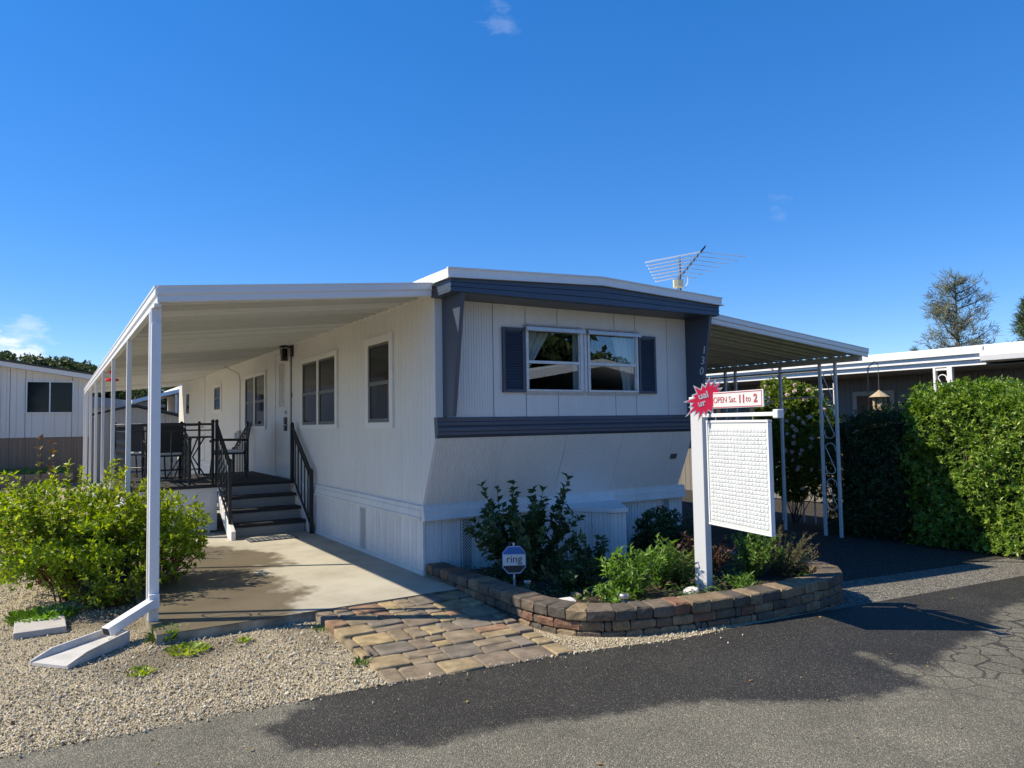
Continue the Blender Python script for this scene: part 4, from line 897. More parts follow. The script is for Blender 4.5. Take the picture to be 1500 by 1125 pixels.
def railing(a, c, za0, za1, zc0, zc1, step, tw=True, posts=(True, True), w=.026):
    """iron rail panel between points a and c: bottom heights za0/zc0, top heights za1/zc1"""
    a, c = Vector((*a, 0)), Vector((*c, 0)); up = Vector((0, 0, 1)); P_ = lambda t, z: a.lerp(c, t)+up*z
    b = MB(); b.bar(P_(0, za1), P_(1, zc1), .03, .034); b.bar(P_(0, za0+.09), P_(1, zc0+.09), .022)
    b.bar(P_(0, za1-.09), P_(1, zc1-.09), .018)
    r_ = b.build('railing', 'black', pr)
    for on, t, z0, z1 in ((posts[0], 0, za0, za1), (posts[1], 1, zc0, zc1)):
        if on:
            b = MB(); b.box(*(v for k in range(2) for v in (P_(t, 0)[k]-w*.75, P_(t, 0)[k]+w*.75)), z0, z1+.03); b.lathe([(.025, 0), (.03, .015), (.012, .04)], (*P_(t, 0).xy, z1+.03), 8); b.build('newel', 'black', r_)
    n = max(1, int((c-a).length/step))
    for i in range(1, n):
        t = i/n; z0 = za0+(zc0-za0)*t+.09; z1 = za1+(zc1-za1)*t-.09; b = MB()
        if tw: twisted(b, P_(t, z0), P_(t, z1))
        else: b.bar(P_(t, z0), P_(t, z1+.09), .016)
        b.build('baluster', 'black', r_)
railing((-1.21, 5.03), (-1.165, 4.26), DZ-.02, 1.63, .14, 1.06, .095)                  # left stair rail
railing((-.085, 5.0), (-.075, 4.02), DZ, 1.57, .0, .88, .16, tw=False, w=.034)              # right stair rail, plain
railing((-2.40, 5.12), (-1.25, 5.12), DZ, 1.63, DZ, 1.63, .19)                              # front
railing((-2.40, 5.16), (-2.40, 7.95), DZ, 1.63, DZ, 1.63, .13)                           # side
railing((-2.38, 7.95), (-1.0, 7.95), DZ, 1.63, DZ, 1.63, .2)                            # back
railing((-.12, 8.0), (-.12, 9.35), DZ, 1.62, .18, 1.09, .15, tw=False)                        # rear flight by the wall
railing((-1.56, 5.20), (-1.50, 6.5), DZ, 1.36, DZ, 1.62, .11)
b = MB(); b.box(-1.0, -.1, 8.02, 8.3, .45, .5); b.box(-1.0, -.1, 8.3, 8.6, .27, .32); b.box(-1.0, -.1, 8.6, 8.9, .1, .14); b.build('tread', 'deck', pr)

mt = thing('door_mat', 'black patterned rubber mat at the foot of the porch steps', 'doormat', (-.65, 4.0, 0))
b = MB(); x0, x1, y0, y1 = -1.0, -.35, 3.72, 4.02
b.box(x0, x1, y0, y1, .001, .010)
o = b.build('mat_base', 'rubber', mt); b = MB()
for i in range(9):
    for j in range(4):
        cx_, cy_ = x0+.04+i*.071, y0+.04+j*.073; b.tube([(cx_+.027*math.cos(t), cy_+.027*math.sin(t), .013) for t in np.linspace(0, 6.28, 9)], .005, 4)
b.build('mat_pattern', 'riser', mt)

# ------------------------------------------------------------------ porch furniture
ch_ = thing('patio_chair', 'charcoal sling patio chair with its back to the steps, nearest the front railing', 'patio chair', (0, 0, 0), 'sling chairs on the porch')
def chair_parts(root):
    b = MB()
    for sx_ in (-1, 1):
        x = sx_*.27
        b.tube([(x, -.30, 0), (x, -.27, .42), (x, -.36, .93)], .013, 8); b.tube([(x, .28, 0), (x, .24, .42), (x, .22, .64)], .013, 8)
        b.tube([(x, -.27, .42), (x, .24, .42)], .012, 6); b.tube([(x, -.31, .64), (x, .24, .65), (x, .28, .62)], .017, 8)
    b.tube([(-.27, -.36, .93), (.27, -.36, .93)], .012, 6); b.tube([(-.27, .24, .40), (.27, .24, .40)], .012, 6); b.tube([(-.27, -.28, .2), (.27, -.28, .2)], .01, 6)
    b.build('frame', 'black', root)
    b = MB(); b.add([(-.25, -.275, .47), (.25, -.275, .47), (.25, -.36, .91), (-.25, -.36, .91), (-.25, -.262, .47), (.25, -.262, .47), (.25, -.345, .92), (-.25, -.345, .92)], [(0, 1, 2, 3), (7, 6, 5, 4), (0, 4, 5, 1), (3, 2, 6, 7), (0, 3, 7, 4), (1, 5, 6, 2)]); b.build('backrest', 'fabric_dark', root)
    b = MB(); b.box(-.25, .25, -.26, .24, .405, .425); b.build('seat', 'fabric_dark', root)
    b = MB(); b.box(-.24, .24, -.24, .24, .426, .475); b.build('cushion', 'fabric_light', root, bevel=.018)
chair_parts(ch_)
bpy.context.view_layer.update()
for x, y, a, lab in ((-.80, 6.35, 80, 'charcoal sling patio chair turned sideways towards the table, nearest the house door'), (-2.02, 7.35, -40, 'charcoal sling patio chair in the far left corner of the porch')):
    copy_tree(ch_, Matrix.Translation((x, y, DZ)) @ Matrix.Rotation(R(a), 4, 'Z'), lab)
ch_.location = (-1.80, 6.25, DZ)
tb = thing('patio_table', 'small round dark metal table between the patio chairs', 'patio table', (-1.35, 7.05, DZ))
b = MB(); b.lathe([(0, .68), (.42, .68), (.43, .695), (.42, .71), (0, .71)], (-1.35, 7.05, DZ), 24); b.build('table_top', 'sash', tb)
for k in range(4):
    a = k*math.pi/2+.4; b = MB(); b.tube([(-1.35+.34*math.cos(a), 7.05+.34*math.sin(a), DZ+.68), (-1.35+.12*math.cos(a), 7.05+.12*math.sin(a), DZ+.35), (-1.35+.36*math.cos(a), 7.05+.36*math.sin(a), DZ)], .013, 6); b.build('leg', 'black', tb)
hf = thing('hummingbird_feeder', 'red hummingbird feeder hanging under the awning edge', 'bird feeder', (-2.48, 7.3, 2.38))
b = MB(); b.tube([(-2.48, 7.3, 2.67), (-2.48, 7.3, 2.57)], .004, 5); b.build('hanger', 'black', hf)
b = MB(); b.lathe([(.0, 2.57), (.05, 2.56), (.055, 2.52), (.045, 2.515)], (-2.48, 7.3, 0), 16); b.build('cap', 'feeder_red', hf, smooth=True)
b = MB(); b.lathe([(.042, 2.515), (.042, 2.44)], (-2.48, 7.3, 0), 16); b.build('bottle', 'glass', hf, smooth=True)
b = MB(); b.lathe([(.03, 2.44), (.10, 2.425), (.105, 2.40), (.09, 2.385), (0, 2.38)], (-2.48, 7.3, 0), 18); b.build('tray', 'feeder_red', hf)

# splash block, stepping stone, pot
sb = thing('splash_block', 'white concrete splash block under the downspout mouth', 'splash block', (-3.03, -.36, -.07))
sd = Vector((-.76, -.65, 0)).normalized(); sx_ = Vector((sd.y, -sd.x, 0)); so_ = Vector((-2.86, -.17, -.075))
def sp(u, v, z): return so_+sd*u+sx_*v+Vector((0, 0, z))
b = MB(); L = .57
b.add([sp(0, -.10, 0), sp(0, .10, 0), sp(L, .15, 0), sp(L, -.15, 0), sp(0, -.10, .05), sp(0, .10, .05), sp(L, .15, .022), sp(L, -.15, .022)], [(0, 1, 2, 3), (4, 7, 6, 5), (0, 4, 5, 1), (3, 2, 6, 7), (0, 3, 7, 4), (1, 5, 6, 2)]); b.build('channel_floor', 'splash', sb)
for s in (-1, 1):
    b = MB(); w0, w1 = .10*s, .15*s; t = .028*s
    b.add([sp(0, w0, 0), sp(L, w1, 0), sp(L, w1+t, 0), sp(0, w0+t, 0), sp(0, w0+t*.3, .10), sp(L*.72, w1*.93+w0*.07+t*.3, .075), sp(L, w1+t*.3, .03), sp(L, w1+t*.9, .03), sp(L*.72, w1*.93+w0*.07+t, .075), sp(0, w0+t, .10)], [(0, 3, 2, 1), (0, 1, 6, 5, 4), (3, 9, 8, 7, 2), (4, 5, 8, 9), (5, 6, 7, 8), (0, 4, 9, 3), (1, 2, 7, 6)]); b.build('side_wall', 'splash', sb, bevel=.003)
b = MB(); b.add([sp(-.02, -.12, 0), sp(-.02, .12, 0), sp(0, .12, 0), sp(0, -.12, 0), sp(-.02, -.12, .10), sp(-.02, .12, .10), sp(0, .12, .10), sp(0, -.12, .10)], [(0, 1, 2, 3), (4, 7, 6, 5), (0, 4, 5, 1), (3, 2, 6, 7), (0, 3, 7, 4), (1, 5, 6, 2)]); b.build('back_wall', 'splash', sb)
st = MB(); st.obox((-3.36, .66, -.052), Vector((.99, .02, 0)).normalized(), Vector((-.02, .99, 0)).normalized(), (0, 0, 1), .18, .24, .026)
tag(st.build('stepping_stone', 'concrete_block', None, bevel=.006), 'pale square stepping stone on the gravel left of the splash block', 'stepping stone')
pt = thing('plant_pot', 'dark blue glazed pot half hidden under the yellow green bush', 'plant pot', (-2.85, 1.62, -.08))
b = MB(); b.lathe([(.0, 0), (.17, .0), (.22, .18), (.25, .34), (.28, .36), (.28, .40), (.25, .40), (.24, .36), (0, .35)], (-2.85, 1.62, -.08), 28); b.build('pot_body', 'bluepot', pt, smooth=True)

# ================================================================== REAL ESTATE SIGN
sg = thing('yard_sign', 'white panel sign on a white post with a red burst and an open house rider', 'yard sign', (1.78, -1.87, .03))
PX, PY = 1.78, -1.87
pa = R(196.4); n1 = Vector((math.cos(pa), math.sin(pa), 0)); n2 = Vector((-n1.y, n1.x, 0))
b = MB(); b.obox((PX, PY, .86), n1, n2, (0, 0, 1), .058, .058, .90); b.build('post', 'white_plastic', sg, bevel=.004)
b = MB(); b.obox((PX, PY, 1.773), n1, n2, (0, 0, 1), .066, .066, .012); b.obox((PX, PY, 1.79), n1, n2, (0, 0, 1), .045, .045, .008); b.build('post_cap', 'white_plastic', sg, bevel=.004)
d = Vector((-.20, -.98, 0)).normalized(); nn = Vector((d.y, -d.x, 0))     # nn faces the camera side
def sgp(u, n_, z): return Vector((PX, PY, 0))+d*u+nn*n_+Vector((0, 0, z))
b = MB(); b.obox(sgp(.54, 0, 1.613), d, nn, (0, 0, 1), .50, .018, .016); b.build('arm', 'metal', sg, bevel=.004)
b = MB(); b.obox(sgp(1.055, 0, 1.613), d, nn, (0, 0, 1), .03, .034, .036); b.build('arm_cap', 'white_plastic', sg, bevel=.01)
# hanging panel: white face pressed with rows of small pillows, slim frame
u0, u1, z0, z1 = .15, .935, .655, 1.545
b = MB(); b.box(0, 0, 0, 0, 0, 0); b = MB(); b.obox(sgp((u0+u1)/2, 0, (z0+z1)/2), d, nn, (0, 0, 1), (u1-u0)/2, .014, (z1-z0)/2); b.build('panel', 'signwhite', sg, bevel=.003)
b = MB(); rows, cols = 24, 17
for side in (1, -1):
    for j in range(rows):
        for i in range(cols):
            hw, hh = (u1-u0-.03)/cols/2, (z1-z0-.07)/rows/2
            cu = u0+.015+hw*(2*i+1)+(hw*.5 if j % 2 else 0)*.6; cz_ = z0+.02+hh*(2*j+1); a = .94; q = rng.uniform(.005, .0075)
            if cu+hw > u1-.005: continue
            vs = [sgp(cu+s1*hw*a, side*.0142, cz_+s2*hh*a) for s1, s2 in ((-1, -1), (1, -1), (1, 1), (-1, 1))]+[sgp(cu+s1*hw*.62+rng.normal(0, .0012), side*(.0142+q), cz_+s2*hh*.55+rng.normal(0, .0008)) for s1, s2 in ((-1, -1), (1, -1), (1, 1), (-1, 1))]
            b.add(vs, [(4, 5, 6, 7), (0, 1, 5, 4), (1, 2, 6, 5), (2, 3, 7, 6), (3, 0, 4, 7)])
o = b.build('panel_relief', 'signwhite', sg, kind='stuff')
b = MB(); b.obox(sgp((u0+u1)/2, 0, z1+.012), d, nn, (0, 0, 1), (u1-u0)/2+.02, .022, .010); b.obox(sgp((u0+u1)/2, 0, z0-.012), d, nn, (0, 0, 1), (u1-u0)/2+.02, .022, .010)
b.obox(sgp(u0-.012, 0, (z0+z1)/2), d, nn, (0, 0, 1), .008, .02, (z1-z0)/2); b.obox(sgp(u1+.010, 0, (z0+z1)/2), d, nn, (0, 0, 1), .008, .02, (z1-z0)/2); b.build('panel_frame', 'metal', sg, bevel=.002)
for u in (.25, .75):
    b = MB(); b.tube([sgp(u, 0, 1.55), sgp(u, 0, 1.60)], .005, 6); b.build('hook', 'steel', sg)
# rider
rd = MB(); rd.obox(sgp(.545, .0, 1.745), d, nn, (0, 0, 1), .35, .006, .072); rid = rd.build('rider', 'signwhite', sg, bevel=.003)
b = MB()
for zz in (1.683, 1.807): b.obox(sgp(.545, .0072, zz), d, nn, (0, 0, 1), .335, .001, .003)
for uu in (.215, .875): b.obox(sgp(uu, .0072, 1.745), d, nn, (0, 0, 1), .003, .001, .060)
b.build('rider_border', 'darkred', rid)
b = MB()
for u in (.3, .75): b.obox(sgp(u, 0, 1.651), d, nn, (0, 0, 1), .03, .006, .022)
b.build('rider_clip', 'dark', rid)
fm = lambda u, z, n_=.008: frame_mat(sgp(u, n_, z), d, (0, 0, 1))
text('OPEN Sat.', .075, fm(.395, 1.745), 'darkred', rid, 'lettering', .0008)
text('11', .095, fm(.625, 1.745), 'darkred', rid, 'lettering', .0008, bold=.003); text('to', .075, fm(.71, 1.745), 'darkred', rid, 'lettering', .0008); text('2', .095, fm(.80, 1.745), 'darkred', rid, 'lettering', .0008, bold=.003)
# burst
fb = Vector((-.70, -.71, 0)).normalized(); rb = Vector((-fb.y, fb.x, 0)); rb = Vector((.71, -.70, 0)).normalized()
bc = Vector((PX, PY, 1.762))+fb*.19+rb*.055
q = np.random.default_rng(3)
def burst(scale, rot, n=17):
    pts = []
    for i in range(2*n):
        a = math.pi*i/n; r_ = (1.0+.16*math.sin(i*1.7)) if i % 2 == 0 else .66
        # an ellipse leaning up to the right
        x, z = .19*r_*math.cos(a), .125*r_*math.sin(a); c_, s_ = math.cos(rot), math.sin(rot); pts.append((scale*(x*c_-z*s_), scale*(x*s_+z*c_)))
    return pts
b = MB(); b.bar(bc-fb*.001, bc-fb*.14-rb*.03, .016); b.build('bracket', 'steel', sg)
b = MB(); b.extrude(burst(1.16, R(48)), bc, rb, (0, 0, 1), fb, .004); bu = b.build('burst_sign', 'signwhite', sg)
b = MB(); b.extrude(burst(.99, R(48)), bc+fb*.0045, rb, (0, 0, 1), fb, .0015); b.build('burst_face', 'red', bu)
tl = (rb*.97+Vector((0, 0, 1))*.25).normalized(); tu = (Vector((0, 0, 1))*.97-rb*.25).normalized()
for s_, du, dv, sz in (('ual', -.012, .036, .082), ('ur', -.045, -.028, .078)):
    p = bc+fb*.0075+tl*du+tu*dv; text(s_, sz, Matrix(((tl.x, tu.x, fb.x, p.x), (tl.y, tu.y, fb.y, p.y), (tl.z, tu.z, fb.z, p.z), (0, 0, 0, 1))), 'signwhite', bu, 'lettering', .0008, bold=.002)

# ring security sign
rs = thing('security_sign', 'small blue and white octagonal security sign on a stake in the planting bed', 'security sign', (.36, -.86, .03))
cb = Vector((.36, -.86, .30)); fb = (Vector((-3.2, -6.0, 0))-Vector((.36, -.86, 0))); fb.z = 0; fb.normalize(); fb = (fb+Vector((.12, 0, 0))).normalized(); rb = Vector((-fb.y, fb.x, 0))
def octa(w, h, c): return [(-w+c, -h), (w-c, -h), (w, -h+c*1.1), (w, h-c*1.1), (w-c, h), (-w+c, h), (-w, h-c*1.1), (-w, -h+c*1.1)]
b = MB(); b.tube([cb-fb*.012+Vector((0, 0, -.32)), cb-fb*.012+Vector((0, 0, .155))], .010, 8); b.build('stake', 'alu', rs)
b = MB(); b.extrude(octa(.112, .130, .055), cb, rb, (0, 0, 1), fb, .004); pl = b.build('plate', 'blue', rs)
b = MB(); b.extrude(octa(.106, .124, .052), cb+fb*.0045, rb, (0, 0, 1), fb, .001); b.build('plate_face', 'signwhite', rs)
b = MB(); b.extrude([(-.103, .052), (.103, .052), (.101, .068), (.053, .119), (-.053, .119), (-.101, .068)], cb+fb*.006, rb, (0, 0, 1), fb, .001); b.build('top_band', 'blue', rs)
b = MB(); b.extrude([(-.101, -.066), (-.053, -.117), (.053, -.117), (.101, -.066), (.102, -.052), (-.102, -.052)], cb+fb*.006, rb, (0, 0, 1), fb, .001); b.build('bottom_band', 'signdark', rs)
rm = lambda z: Matrix(((rb.x, 0, fb.x, cb.x+fb.x*.0075), (rb.y, 0, fb.y, cb.y+fb.y*.0075), (0, 1, fb.z, cb.z+z), (0, 0, 0, 1)))
text('ring', .098, rm(.006), 'signdark', rs, 'lettering', .0006)

# solar lights and rocks
def solar(x, y, z, label, s=1):
    t = thing('solar_light', label, 'garden light', (x, y, z))
    b = MB(); b.tube([(x, y, z-.08), (x, y, z+.02)], .009*s, 8); b.build('stake', 'steel', t)
    b = MB(); b.lathe([(.018*s, .02), (.026*s, .085*s)], (x, y, z), 14); b.build('lens', 'glass', t, smooth=True)
    b = MB(); b.lathe([(0, .085*s), (.036*s, .085*s), (.036*s, .105*s), (.03*s, .115*s), (0, .117*s)], (x, y, z), 16); b.build('cap', 'steel', t)
solar(.62, -2.10, .055, 'small steel solar light just behind the curved corner of the stone wall', 1.15)
solar(.40, -1.02, .02, 'pale solar light in the shade beside the octagonal sign', 1.0)
def rock(x, y, z, s, label, mat='rock', seed=0, sq=(1.3, .9, .6)):
    qq = np.random.default_rng(seed); bm = bmesh.new(); bmesh.ops.create_icosphere(bm, subdivisions=3, radius=1)
    cs = [(nrm(qq.normal(0, 1, 3)), qq.uniform(.55, .9)) for _ in range(9)]
    for v in bm.verts:
        c = np.array(v.co)
        for dd, h in cs:
            k = c@dd
            if k > h: c = c-dd*(k-h)*.9
        c += qq.normal(0, .012, 3); v.co = (c[0]*sq[0]*s, c[1]*sq[1]*s, c[2]*sq[2]*s)
    m = bpy.data.meshes.new('rock'); bm.to_mesh(m); bm.free(); m.materials.append(M[mat]); o = bpy.data.objects.new('rock', m)
    link(o, None, Matrix.Translation((x, y, z)) @ Matrix.Rotation(qq.random()*6, 4, 'Z')); tag(o, label, 'rock')
rock(.40, -1.62, .05, .085, 'white angular rock lying in the bed behind the wall corner', seed=2)
rock(1.48, -2.0, .06, .08, 'white rock among the green shoots left of the sign post', seed=4)
rock(1.10, -2.05, .05, .045, 'small tan rock under the fresh green plants', 'concrete_block', seed=6)
rock(.33, -.42, .03, .07, 'pale lump of rubble in the shaded corner of the bed', 'concrete_block', seed=8)
rock(.24, -.58, .02, .055, 'smaller pale rubble piece by the shaded wall of the bed', 'concrete_block', seed=9)
rock(.62, -1.45, .04, .06, 'brown rock in the shade beside the white angular rock', 'bedwall', seed=12)

# ================================================================== PLANTING
def arching(name, label, cat, base, n, h, spread, k, ln, wd, mat, seed, stem='twig', lean=(0, 0), step=.05, r0=.006, group=None, el=(.5, 1.25), parent=None, first=.25, young=0):
    """plant of separate upright stems carrying leaves along their length"""
    q = np.random.default_rng(seed); root = parent or thing(name, label, cat, base, group); b = MB(); T, A, Y = [], [], []
    for i in range(n):
        a = q.uniform(0, 6.28); s = spread*math.sqrt(q.random()); hh = h*q.uniform(.6, 1.05)*(1-.35*(s/max(spread, 1e-6))**2)
        p0 = Vector((base[0]+.25*s*math.cos(a)*q.uniform(.3, 1), base[1]+.25*s*math.sin(a)*q.uniform(.3, 1), base[2]-.02)); p2 = Vector((base[0]+s*math.cos(a)+lean[0]*hh, base[1]+s*math.sin(a)+lean[1]*hh, base[2]+hh))
        p1 = p0.lerp(p2, .5)+Vector((0, 0, .12*hh))+Vector(q.normal(0, .03*h, 3)); m = max(4, int(hh/step)); pts = []
        for j in range(m+1):
            t = j/m; p = p0*(1-t)**2+p1*2*t*(1-t)+p2*t*t; pts.append(p)
            if t > first:
                dd = (p2-p1)*t+(p1-p0)*(1-t); T.append(p); A.append(dd.normalized()); Y.append(young*max(0, t-.7)*3.3)
        b.tube(pts[::2] if len(pts) > 6 else pts, [r0*(1-.7*j/(len(pts[::2] if len(pts) > 6 else pts))) for j in range(len(pts[::2] if len(pts) > 6 else pts))], 5)
    T, A = np.array(T), np.array(A)+q.normal(0, .15, (len(T), 3)); V, F, y = rosettes(T, A, k, ln, wd, el, r=q, young=np.array(Y))
    npmesh('foliage', V, F, mat, root, {'young': y}); b.build('stem', stem, root, raw=True); return root
# big bush by the post: two crowns that overlap
fb_ = bush('flowering_bush', 'large rounded yellow green bush spilling over the gravel beside the awning post', 'bush', (-3.12, 1.75, .50), (.96, 1.05, .62), 2700, 6, .056, .42, 'bushleaf', 'redtwig', 21, zmin=-.07, amp=.5, up=.6, shell=.5, young_amt=.8, nst=70, clump=90, spread=(.3, 1.2))
arching('flowering_bush', '', '', (-3.15, 1.75, .1), 75, 1.18, 1.0, 5, .056, .42, 'bushleaf', 26, 'redtwig', step=.055, first=.35, young=.8, parent=fb_)
arching('flowering_bush', '', '', (-2.85, 1.2, -.05), 46, .42, .58, 5, .052, .42, 'bushleaf', 27, 'redtwig', step=.045, first=.15, young=.4, parent=fb_)
bush('flowering_bush', 'smaller yellow green bush on the right of the awning post, leaning over the slab', 'bush', (-2.30, 1.75, .42), (.44, .55, .52), 850, 6, .056, .42, 'bushleaf', 'redtwig', 22, zmin=0, amp=.25, up=.6, shell=.4, young_amt=.8, nst=18, clump=70, spread=(.3, 1.2))
arching('rose_plant', 'tall rose with reddish shoots rising at the back left of the yellow green bush', 'rose bush', (-3.35, 2.7, -.05), 16, 1.55, .42, 3, .065, .6, 'roseleaf', 23, 'redtwig', step=.10, young=.9, first=.3)
arching('rose_plant', 'leggy rose with bare brown stems in front of the porch railing', 'rose bush', (-2.36, 3.4, -.05), 15, 1.22, .42, 3, .055, .6, 'roseleaf', 24, 'twig', step=.09, young=.5, first=.35)
arching('rose_plant', 'low rose with bronze leaves at the far left behind the bush', 'rose bush', (-3.8, 3.6, -.05), 12, 1.0, .55, 3, .06, .6, 'roseleaf', 25, 'redtwig', step=.09, young=.9, first=.2)
# bed plants
ap = arching('rose_shrub', 'tall dark green rose shrub growing in front of the home under the window', 'rose bush', (.72, -.50, .02), 54, .86, .62, 5, .072, .66, 'darkleaf', 31, step=.065, first=.12)
arching('rose_shrub', '', '', (1.02, -.42, .05), 6, 1.30, .36, 3, .085, .70, 'darkleaf', 32, step=.10, first=.4, parent=ap); arching('rose_shrub', '', '', (.60, -.40, .05), 5, 1.12, .36, 3, .08, .70, 'darkleaf', 33, step=.10, first=.4, parent=ap)
arching('low_shrub', 'low dense dark green shrub in the shade behind the solar light', 'shrub', (.80, -1.15, .02), 34, .34, .36, 4, .05, .55, 'darkleaf', 34, step=.035, first=.05)
arching('low_shrub', 'dark leafy shrub between the rose and the white bay cover', 'shrub', (1.30, -.85, .03), 24, .42, .28, 4, .055, .55, 'darkleaf', 35, step=.04, first=.05)
arching('leafy_perennial', 'grassy green shoots right beside the sign post', 'plant', (1.68, -1.66, .03), 34, .36, .20, 4, .10, .12, 'grass', 48, step=.05, r0=.003, first=.05)
bush('low_shrub', 'dark shrub with upright shoots at the right corner of the home', 'shrub', (2.75, -.28, .24), (.34, .26, .34), 800, 5, .045, .5, 'darkleaf', 'twig', 36, zmin=.03, amp=.4)
arching('low_shrub', 'wispy dark shrub in front of the vent at the right end of the home', 'shrub', (3.0, -.55, .03), 18, .52, .28, 4, .045, .45, 'darkleaf', 37, step=.05)
arching('leafy_perennial', 'bright green leafy plant in sun behind the curved wall corner', 'plant', (1.02, -1.72, .03), 44, .44, .27, 4, .06, .34, 'lightleaf', 41, step=.045, r0=.004, first=.1)
arching('leafy_perennial', 'taller fresh green shoots just left of the sign post', 'plant', (1.48, -1.62, .03), 36, .52, .2, 4, .06, .28, 'lightleaf', 42, step=.045, r0=.004, first=.15)
arching('leafy_perennial', 'low sprawling green plant close to the wall corner', 'plant', (.78, -1.82, .02), 22, .20, .20, 4, .05, .45, 'lightleaf', 43, step=.04, r0=.003, first=.05)
arching('leafy_perennial', 'small green tuft at the foot of the sign post on its right', 'plant', (1.98, -2.12, .03), 22, .17, .17, 4, .05, .25, 'lightleaf', 44, step=.04, r0=.003, first=.05)
arching('bronze_shrub', 'dark bronze leaved shrub behind the hanging sign panel', 'shrub', (2.12, -1.55, .03), 44, .52, .34, 4, .045, .5, 'redleaf', 45, 'redtwig', step=.05)
arching('green_shrub', 'bushy green shrub under the right end of the hanging sign', 'shrub', (2.55, -1.78, .03), 60, .50, .29, 5, .042, .30, 'lightleaf', 46, step=.035, first=.1)
arching('sage_shrub', 'sage green shrub with reddish seed heads at the right end of the bed', 'shrub', (2.85, -1.88, .03), 52, .46, .34, 5, .036, .26, 'greyleaf', 47, 'twig', lean=(.35, 0), step=.03, first=.15, young=.8)
q = np.random.default_rng(58); n = 5200; P = np.stack([q.uniform(.15, 3.2, n), q.uniform(-2.45, .1, n), np.zeros(n)], 1); k_ = (P[:, 1] > np.interp(P[:, 0], [.1, .3, .6, 1.5, 2.6, 3.2], [-1.6, -1.95, -2.12, -2.34, -2.35, -2.0])); cl = np.sin(P[:, 0]*4.1+1)*np.sin(P[:, 1]*5.3)+.5*np.sin(P[:, 0]*9+P[:, 1]*7); P = P[k_ & (cl > -.35)]; n = len(P); P[:, 2] = .03+np.abs(q.normal(0, .03, n)); a = q.uniform(0, 6.28, n)
V, F, y = leaf_arrays(P, np.stack([np.cos(a), np.sin(a), q.uniform(0, .9, n)], 1), np.stack([q.normal(0, .4, n), q.normal(0, .4, n), np.ones(n)], 1), q.uniform(.03, .075, n), q.uniform(.014, .032, n), .2); o = npmesh('ground_cover', V, F, 'covermix'); o['kind'] = 'stuff'
# weeds
def tuft(name, label, cat, base, n, h, r, mat, seed, wd=.12):
    q = np.random.default_rng(seed); a = q.uniform(0, 6.28, n); s = r*np.sqrt(q.random(n)); P = np.stack([base[0]+s*np.cos(a), base[1]+s*np.sin(a), np.full(n, base[2])], 1)
    D = np.stack([np.cos(a)*.6+q.normal(0, .3, n), np.sin(a)*.6+q.normal(0, .3, n), q.uniform(.5, 1.4, n)], 1); Ln = h*q.uniform(.5, 1.2, n)
    V, F, y = leaf_arrays(P, D, np.stack([-np.cos(a), -np.sin(a), np.full(n, .8)], 1), Ln, Ln*wd, .2); o = npmesh(name, V, F, mat); tag(o, label, cat); return o
tuft('weed_clump', 'green weeds growing at the base of the awning post', 'weeds', (-2.52, -.30, -.07), 170, .10, .12, 'grass', 51, .35)
tuft('weed_clump', 'yellowish weed patch on the bare soil right of the splash block', 'weeds', (-2.42, -.72, -.07), 260, .035, .15, 'bushleaf', 52, .6)
tuft('weed_clump', 'bright green weeds behind the stepping stone', 'weeds', (-3.35, 1.02, -.07), 420, .085, .26, 'lightleaf', 53, .45)
tuft('weed_clump', 'tiny weed sprigs in the gravel in front of the slab', 'weeds', (-2.02, -.72, -.07), 60, .03, .06, 'bushleaf', 54, .6)
tuft('weed_clump', 'green sprig at the front left corner of the paver path', 'weeds', (-1.46, -1.75, -.075), 45, .05, .05, 'grass', 55, .3)
tuft('weed_clump', 'small weeds along the left edge of the paver path', 'weeds', (-1.42, -.75, -.075), 50, .045, .08, 'grass', 56, .3)
tuft('weed_clump', 'short green weeds at the lower end of the splash block', 'weeds', (-2.76, -1.05, -.07), 90, .03, .10, 'bushleaf', 57, .6)
# fallen leaves on the road and stones
q = np.random.default_rng(61); n = 46
P = np.stack([q.uniform(-3, 4.5, n), q.uniform(-4.6, -2.2, n), np.zeros(n)], 1); P[:, 2] = G(P[:, 0])+.008; keep = P[:, 1] < yedge(P[:, 0])-.05; P = P[keep]; n = len(P)
a = q.uniform(0, 6.28, n); V, F, y = leaf_arrays(P, np.stack([np.cos(a), np.sin(a), q.normal(0, .1, n)], 1), np.tile([[0, 0, 1.]], (n, 1)), q.uniform(.018, .045, n), q.uniform(.012, .022, n), .15)
o = npmesh('leaf_litter', V, F, 'litter'); o['kind'] = 'stuff'

